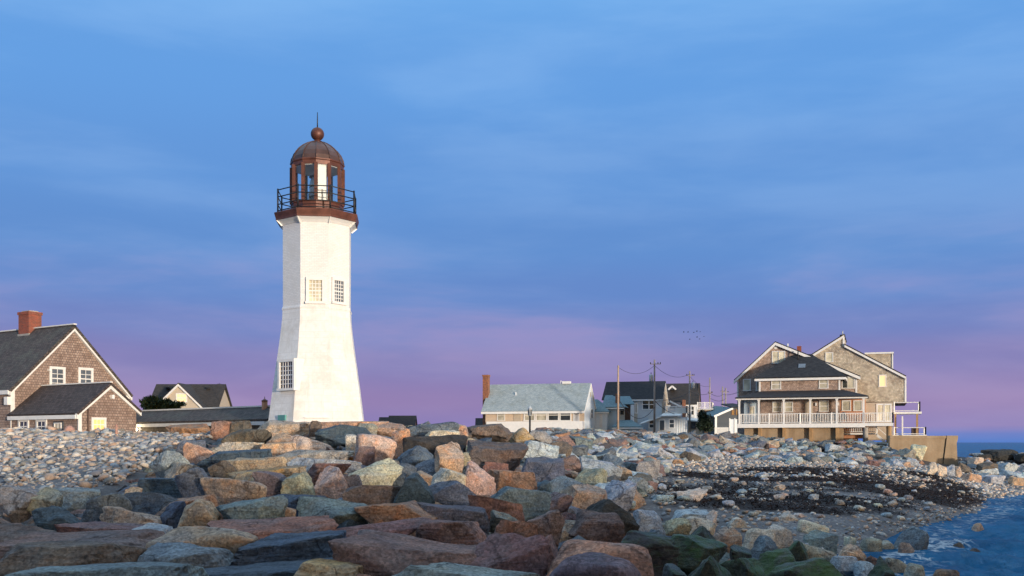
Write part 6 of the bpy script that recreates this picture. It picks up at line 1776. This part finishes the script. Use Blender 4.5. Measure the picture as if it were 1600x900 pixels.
for i, (x0, y0, x1, y1, cn, shp, tilt, lab) in enumerate(HAND):
    r = np.random.default_rng(1000 + i)
    xc = (x0 + x1) / 2
    h = hit(xc, y1)
    if h is None:
        h = pt(xc, y1, 100)
    if h[2] < -0.05 and y1 < 915:                   # standing in the water: the outline ends at the water line
        Yw = CH * FPX / (y1 - HY)
        h = ((xc - HX) / FPX * Yw, Yw, float(terr((xc - HX) / FPX * Yw, Yw)))
    Y = h[1]
    w0 = (x1 - x0) / FPX * Y
    dep = min(max(w0 * r.uniform(0.55, 0.8), 0.5), 1.9) if shp != 'slab' else min(max(w0 * r.uniform(0.5, 0.7), 0.9), 2.0)
    Yc = Y + dep * 0.38
    w = (x1 - x0) / FPX * Yc * 1.10
    ztop = CH + (HY - y0) * (Yc + dep * (0.12 if y0 > HY else -0.1)) / FPX
    zb = min(float(terr((xc - HX) / FPX * Yc, Yc)), h[2], ztop - 0.25) - 0.30
    ht = ztop - zb
    px = x1 - x0
    lvl = 5 if px > 85 else (4 if px > 26 else 3)
    me = rock_mesh('boulder', r, shp, (w, dep, ht), lvl, R(tilt))
    o = bpy.data.objects.new('boulder', me)
    o.location = ((xc - HX) / FPX * Yc, Yc, zb)
    o.rotation_euler = (r.uniform(-0.06, 0.06), 0, r.uniform(-0.15, 0.15))
    o.color = jitter(RC[cn], r)
    o['stain'] = float(r.uniform(0.5, 1.0) if cn in ('tan', 'rust', 'orange', 'cream', 'pink', 'gold', 'brown', 'olive') else r.uniform(0.0, 0.35))
    o['algae'] = 1.0 if cn == 'green' else (0.55 if cn == 'black' and y0 > 800 else 0.0)
    o['wet'] = 0.7 if cn in ('green', 'black') and y0 > 780 else (0.25 if cn in ('navy',) else 0.0)
    col.objects.link(o)
    ROCKS.append((o, xc, (y0 + y1) / 2, cn, shp, px * (y1 - y0), lab))
    hand_plan.append((o.location.x, Yc, max(w, dep) * 0.5))

# shared shapes for the many stones of the long slope
VAR = [rock_mesh('boulder', np.random.default_rng(500 + k), ['block', 'slab', 'wedge', 'block', 'lump', 'slab'][k % 6], (1, 1, 1), 4) for k in range(30)]
VSH = [['block', 'slab', 'wedge', 'block', 'lump', 'slab'][k % 6] for k in range(30)]
VPTS = [np.array([v.co[:] for v in me.vertices]) for me in VAR]
SLOPE = [(838, 668), (900, 668), (1000, 672), (1100, 672), (1160, 682), (1320, 686), (1440, 700), (1442, 716), (1425, 731), (1330, 726), (1240, 724), (1180, 716), (1120, 716), (1070, 722), (1040, 730), (1030, 748), (1010, 772), (985, 790), (940, 770), (900, 735), (860, 715)]
POINT = [(1498, 706), (1545, 706), (1700, 704), (1700, 765), (1590, 757), (1520, 748), (1500, 742)]
SC = ['pale', 'slate', 'slate', 'teal', 'grey', 'tan', 'pale', 'olive', 'brown', 'pale', 'slate', 'rust', 'teal', 'grey', 'tan', 'mauve', 'pale']
cand = []
r = np.random.default_rng(77)
def try_place(poly, n, smin, smax, out, taken, tries, k=0.62):
    xs = [p[0] for p in poly]; ys = [p[1] for p in poly]
    placed = 0
    for _ in range(tries):
        if placed >= n:
            break
        px, py = r.uniform(min(xs), max(xs)), r.uniform(min(ys), max(ys))
        if not in_poly(px, py, poly):
            continue
        h = hit(px, py, 20)
        if h is None:
            continue
        s = smin + (smax - smin) * r.random() ** 1.8
        if any((h[0] - a) ** 2 + (h[1] - b) ** 2 < ((s * 0.5 + c) * k) ** 2 for a, b, c in taken):
            continue
        taken.append((h[0], h[1], s * 0.5))
        out.append((h[0], h[1], h[2], s, px, py))
        placed += 1
taken = list(hand_plan)
slope = []
try_place(SLOPE, 260, 0.75, 1.7, slope, taken, 1500)
try_place(POINT, 40, 0.9, 1.8, slope, taken, 400)
try_place(SLOPE, 420, 0.35, 0.75, slope, taken, 2600)
try_place(POINT, 60, 0.3, 0.8, slope, taken, 500)
# plan-space filling: stones on the far side of each step that the rays pass over
for _ in range(2600):
    q = r.random()
    X, Y = r.uniform(2, 44), r.uniform(48, 100)
    px = HX + X / Y * FPX
    z = float(terr(X, Y))
    py = HY - (z - CH) / Y * FPX
    if not in_poly(px, py, SLOPE):
        continue
    s = r.uniform(0.5, 1.5)
    if any((X - a) ** 2 + (Y - b) ** 2 < ((s * 0.5 + c) * 0.62) ** 2 for a, b, c in taken):
        continue
    taken.append((X, Y, s * 0.5)); slope.append((X, Y, z, s, px, py))
slope.sort(key=lambda a: -a[3] / a[1])
NIND = max(0, 298 - len(HAND))
for i, (X, Y, z, s, px, py) in enumerate(slope[:NIND]):
    k = int(r.integers(len(VAR)))
    o = bpy.data.objects.new('boulder', VAR[k])
    flat = r.uniform(0.34, 0.62) if VSH[k] != 'slab' else r.uniform(0.20, 0.34)
    o.scale = (s * r.uniform(0.85, 1.25), s * r.uniform(0.7, 1.0), s * flat * 1.3)
    o.rotation_euler = (Vector((0, 0, 1)).rotation_difference(Vector((r.normal(0.10, 0.22), r.normal(-0.30, 0.22), 1)).normalized()).to_matrix() @ Matrix.Rotation(r.uniform(0, 6.28), 3, 'Z')).to_euler()
    o.location = (X, Y, z - s * flat * (0.95 if py < 684 else 0.5))
    cn = SC[int(r.integers(len(SC)))]
    if py > 705 and r.random() < 0.3:
        cn = 'pale'
    o.color = jitter(RC[cn], r)
    o['stain'] = float(r.uniform(0.2, 0.9)) if cn in ('tan', 'cream', 'orange', 'olive') else 0.15
    o['algae'] = 0.0; o['wet'] = 0.0
    col.objects.link(o)
    ROCKS.append((o, px, py, cn, VSH[k], (s / Y * FPX) ** 2 * 0.6, None))

def joined(name, items, pts_list, faces_list, mat_, label, smooth=True):
    """items: (variant, location, scale xyz, rotation matrix, colour) -> one mesh with a per-stone tint"""
    V, F, C = [], [], []
    n = 0
    for k, loc, sc, rot, c in items:
        p = (pts_list[k] * sc) @ rot.T + loc
        V.append(p); F.append(faces_list[k] + n); C.append(np.tile(c, (len(p), 1)))
        n += len(p)
    V = np.concatenate(V); F = np.concatenate(F); C = np.concatenate(C)
    me = bpy.data.meshes.new(name)
    me.vertices.add(len(V)); me.vertices.foreach_set('co', V.astype(np.float32).ravel())
    me.loops.add(F.size); me.loops.foreach_set('vertex_index', F.astype(np.int32).ravel())
    me.polygons.add(len(F)); me.polygons.foreach_set('loop_start', (np.arange(len(F)) * 3).astype(np.int32))
    me.polygons.foreach_set('use_smooth', np.full(len(F), smooth))
    me.update(calc_edges=True)
    a = me.attributes.new('tint', 'FLOAT_COLOR', 'POINT')
    a.data.foreach_set('color', np.c_[C[:, :3], np.ones(len(C))].astype(np.float32).ravel())
    me.materials.append(mat_)
    o = bpy.data.objects.new(name, me)
    col.objects.link(o)
    return tag(o, label, None, None, 'stuff')
def rotm(rx, ry, rz):
    from mathutils import Euler
    return np.array(Euler((rx, ry, rz)).to_matrix())

lowv = []
for k in range(24):
    lowv.append(rock_points(ICO[2][0], np.random.default_rng(800 + k), ['block', 'slab', 'wedge', 'lump'][k % 4]) * 0.5)
lowf = [ICO[2][1]] * 24
items = []
for X, Y, z, s, px, py in slope[NIND:]:
    cn = SC[int(r.integers(len(SC)))]
    if py > 705 and r.random() < 0.4: cn = 'pale'
    f = r.uniform(0.4, 0.8)
    items.append((int(r.integers(24)), np.array([X, Y, z + s * f * (0.05 if py > 684 else -0.3)]), np.array([s * 1.1, s, s * f]), rotm(r.normal(0, .25), r.normal(0, .25), r.uniform(0, 6.28)), np.array(jitter(RC[cn], r))[:3]))
# stones wedged between the big blocks of the jetty
JC = ['slate', 'navy', 'mauve', 'tan', 'brown', 'grey', 'teal', 'olive', 'rust', 'slate']
for _ in range(2600):
    X, Y = r.uniform(-24, 9), r.uniform(4, 52)
    if in_poly(X, Y, PEB) or in_poly(X, Y, BEACH):
        continue
    z = float(terr(X, Y))
    if z < -0.6 or X < -13 - (Y > 30) * 2 and Y > 18:
        continue
    s = r.uniform(0.35, 0.95)
    cn = JC[int(r.integers(len(JC)))]
    if X > 0.28 * Y - 1 and Y < 34:
        cn = 'black' if r.random() < 0.6 else ('green' if r.random() < 0.4 else 'olive')
    f = r.uniform(0.45, 0.8)
    items.append((int(r.integers(24)), np.array([X, Y, z - s * 0.10 - 0.28]), np.array([s * 1.15, s, s * f]), rotm(r.normal(0, .25), r.normal(0, .25), r.uniform(0, 6.28)), np.array(jitter(RC[cn], r))[:3]))
for _ in range(700):  # rubble covering the added shading bank behind the camera
    X, Y = r.uniform(-10, 58), r.uniform(-24, -5)
    z = float(terr(X, Y))
    if z < -0.8: continue
    s = r.uniform(0.8, 1.7); f = r.uniform(0.45, 0.8)
    items.append((int(r.integers(24)), np.array([X, Y, z - s * 0.15]), np.array([s * 1.15, s, s * f]), rotm(r.normal(0, .25), r.normal(0, .25), r.uniform(0, 6.28)), np.array(jitter(RC[JC[int(r.integers(len(JC)))]], r))[:3]))
joined('boulder_rubble', items, lowv, lowf, M['rubble'], 'smaller broken rocks wedged between the big boulders', False)

# ------------------------------------------------------------------ labels of the boulders: look, row, column; then order where that is not enough
from collections import defaultdict
auto = defaultdict(list)
for o, px, py, cn, shp, size, lab in ROCKS:
    sz = 'large ' if size > 3200 else ('small ' if size < 420 else '')
    base = f"{sz}{CN[cn]} {SN[shp]} boulder {rowname(py, px)} below {column(px)}".replace('left half of the porch', 'porch left half').replace('right half of the porch', 'porch right half')
    if lab:
        o['label'] = lab
    else:
        auto[base].append((px, o))
    o['category'] = 'boulder'
    o['group'] = 'boulders piled along the shore'
ORD = ['leftmost', 'second from left', 'third from left', 'fourth from left', 'fifth from left', 'sixth from left', 'seventh from left']
for base, lst in auto.items():
    lst.sort(key=lambda a: a[0])
    for i, (px, o) in enumerate(lst):
        if len(lst) == 1:
            o['label'] = base
        else:
            w = 'rightmost' if i == len(lst) - 1 else ORD[min(i, 6)]
            o['label'] = base + ', ' + w

# ------------------------------------------------------------------ pebbles, beach stones, seaweed
PC = [(0.36, 0.33, 0.30), (0.26, 0.26, 0.27), (0.44, 0.34, 0.26), (0.50, 0.43, 0.35), (0.18, 0.18, 0.20), (0.34, 0.25, 0.19), (0.30, 0.33, 0.35), (0.40, 0.28, 0.21), (0.22, 0.20, 0.17), (0.55, 0.50, 0.44)]
pv = []
for k in range(16):
    pv.append(rock_points(ICO[1][0], np.random.default_rng(900 + k), 'round') * 0.5)
pf = [ICO[1][1]] * 16
def scatter(poly, n, size_fn, mask=None, ext=None):
    xs = [p[0] for p in poly]; ys = [p[1] for p in poly]
    X = r.uniform(min(xs), max(xs), n * 3); Y = r.uniform(min(ys), max(ys), n * 3)
    ok = in_poly(X, Y, poly)
    if mask is not None:
        ok &= mask(X, Y)
    X, Y = X[ok][:n], Y[ok][:n]
    Z = grid_sample(TZ, X, Y)
    Z = terr(X, Y)
    out = []
    for x, y, z in zip(X, Y, Z):
        s = size_fn(x, y)
        c = np.array(PC[int(r.integers(len(PC)))]) * r.uniform(0.85, 1.3)
        out.append((int(r.integers(16)), np.array([x, y, z + s * r.uniform(-0.05, 0.18)]), np.array([s * r.uniform(0.9, 1.35), s, s * r.uniform(0.5, 0.8)]), rotm(r.normal(0, .3), r.normal(0, .3), r.uniform(0, 6.28)), c))
    return out
def peb_size(x, y):
    s = (0.09 + 0.20 * r.random() ** 2.6) * (0.55 + 0.95 * float(smooth_noise2(np.array(x + 0.3 * y), np.array(y), 2.4, 44)))
    if y > 47 and x < -21 and r.random() < 0.25: s = r.uniform(0.3, 0.55)
    if r.random() < 0.02: s = r.uniform(0.28, 0.45)
    return s
joined('pebble_bank', scatter(PEB, 17500, peb_size), pv, pf, M['pebble'], 'bank of rounded multicoloured pebbles in front of the shingled house')
def bch_size(x, y):
    return 0.07 + 0.15 * r.random() ** 2.5 + (0.08 if y > 55 else 0)
def bch_mask(X, Y):
    w = grid_sample(WEEDV, X, Y)
    return r.random(len(X)) > w * 0.93
joined('beach_pebbles', scatter(BEACH, 12000, bch_size, bch_mask), pv, pf, M['pebble'], 'loose pale pebbles strewn over the dark beach')

st_me = [rock_mesh('beach_stone', np.random.default_rng(640 + k), ['round', 'lump', 'slab'][k % 3], (1, 1, 1), 2) for k in range(8)]
BS = []
tries = 0
while len(BS) < 70 and tries < 3000:
    tries += 1
    px, py = r.uniform(1010, 1560), r.uniform(728, 815)
    h = hit(px, py, 25)
    if h is None or not in_poly(h[0], h[1], BEACH) or h[2] < 0.05:
        continue
    s = r.uniform(0.24, 0.5)
    if any((h[0] - a) ** 2 + (h[1] - b) ** 2 < (s + c) ** 2 * 0.5 for a, b, c in BS):
        continue
    BS.append((h[0], h[1], s))
    o = bpy.data.objects.new('beach_stone', st_me[int(r.integers(8))])
    o.location = (h[0], h[1], h[2] - s * 0.12)
    o.scale = (s * r.uniform(1.0, 1.5), s, s * r.uniform(0.5, 0.75))
    o.rotation_euler = (0, 0, r.uniform(0, 6.28))
    cn = ['pale', 'pale', 'pink', 'grey', 'cream', 'pale'][int(r.integers(6))]
    o.color = jitter(RC[cn], r); o['stain'] = 0.3; o['algae'] = 0.0; o['wet'] = 0.0
    col.objects.link(o)
    BS[-1] = (h[0], h[1], s)
    cc = {'cream': 'cream', 'pale': 'pale blue-grey', 'pink': 'pinkish', 'grey': 'grey', 'tan': 'tan'}[cn]
    wv = float(grid_sample(WEEDV, h[0], h[1])) > 0.4
    b = f"{'larger' if s > 0.38 else 'small'} {cc} stone on {'seaweed' if wv else 'shingle'} below {column(px)}"
    auto2 = globals().setdefault('_bs', defaultdict(list)); auto2[b].append((px, o))
    o['category'] = 'stone'; o['group'] = 'stones lying on the beach'
for base, lst in _bs.items():
    lst.sort(key=lambda a: a[0])
    for i, (px, o) in enumerate(lst):
        o['label'] = base if len(lst) == 1 else base + ', ' + ('rightmost' if i == len(lst) - 1 else ORD[min(i, 6)])

def seaweed():
    V, F = [], []
    n = 0
    cnt = 0
    xs = [p[0] for p in WEED]; ys = [p[1] for p in WEED]
    X = r.uniform(min(xs) - 1, max(xs) + 1, 60000); Y = r.uniform(min(ys) - 1, max(ys) + 1, 60000)
    w = grid_sample(WEEDV, X, Y)
    ok = r.random(60000) < w * 0.8
    X, Y = X[ok][:9000], Y[ok][:9000]
    Z = terr(X, Y)
    for x, y, z in zip(X, Y, Z):
        a = r.uniform(0, 6.28); L = r.uniform(0.18, 0.55); wd = r.uniform(0.010, 0.028)
        p = np.array([x, y, z + 0.01])
        lift = r.uniform(0.0, 0.10)
        for k in range(6):
            d = np.array([math.cos(a), math.sin(a), 0]); s = np.array([-d[1], d[0], 0])
            q = p + np.array([0, 0, 0.015 + lift * math.sin(math.pi * k / 5)])
            V += [tuple(q - s * wd), tuple(q + s * wd + np.array([0, 0, r.normal(0, 0.015)]))]
            p = p + d * L / 5
            a += r.normal(0, 0.7)
        for k in range(5):
            F.append((n + 2 * k, n + 2 * k + 2, n + 2 * k + 3, n + 2 * k + 1))
        n += 12
    me = bpy.data.meshes.new('seaweed')
    me.from_pydata(V, [], F)
    m, t, b = new_mat('dark_seaweed')
    g = N(t, 'ShaderNodeNewGeometry')
    t.links.new(mixc(t, maprange(t, noise(t, g.outputs['Position'], 3, 4), 0.35, 0.65), (0.009, 0.005, 0.004), (0.034, 0.016, 0.010)), b.inputs['Base Color'])
    b.inputs['Roughness'].default_value = 0.65
    b.inputs['Specular IOR Level'].default_value = 0.2
    me.materials.append(m)
    o = bpy.data.objects.new('seaweed', me)
    col.objects.link(o)
    tag(o, 'dark brown washed-up seaweed matted over the beach', None, None, 'stuff')
seaweed()
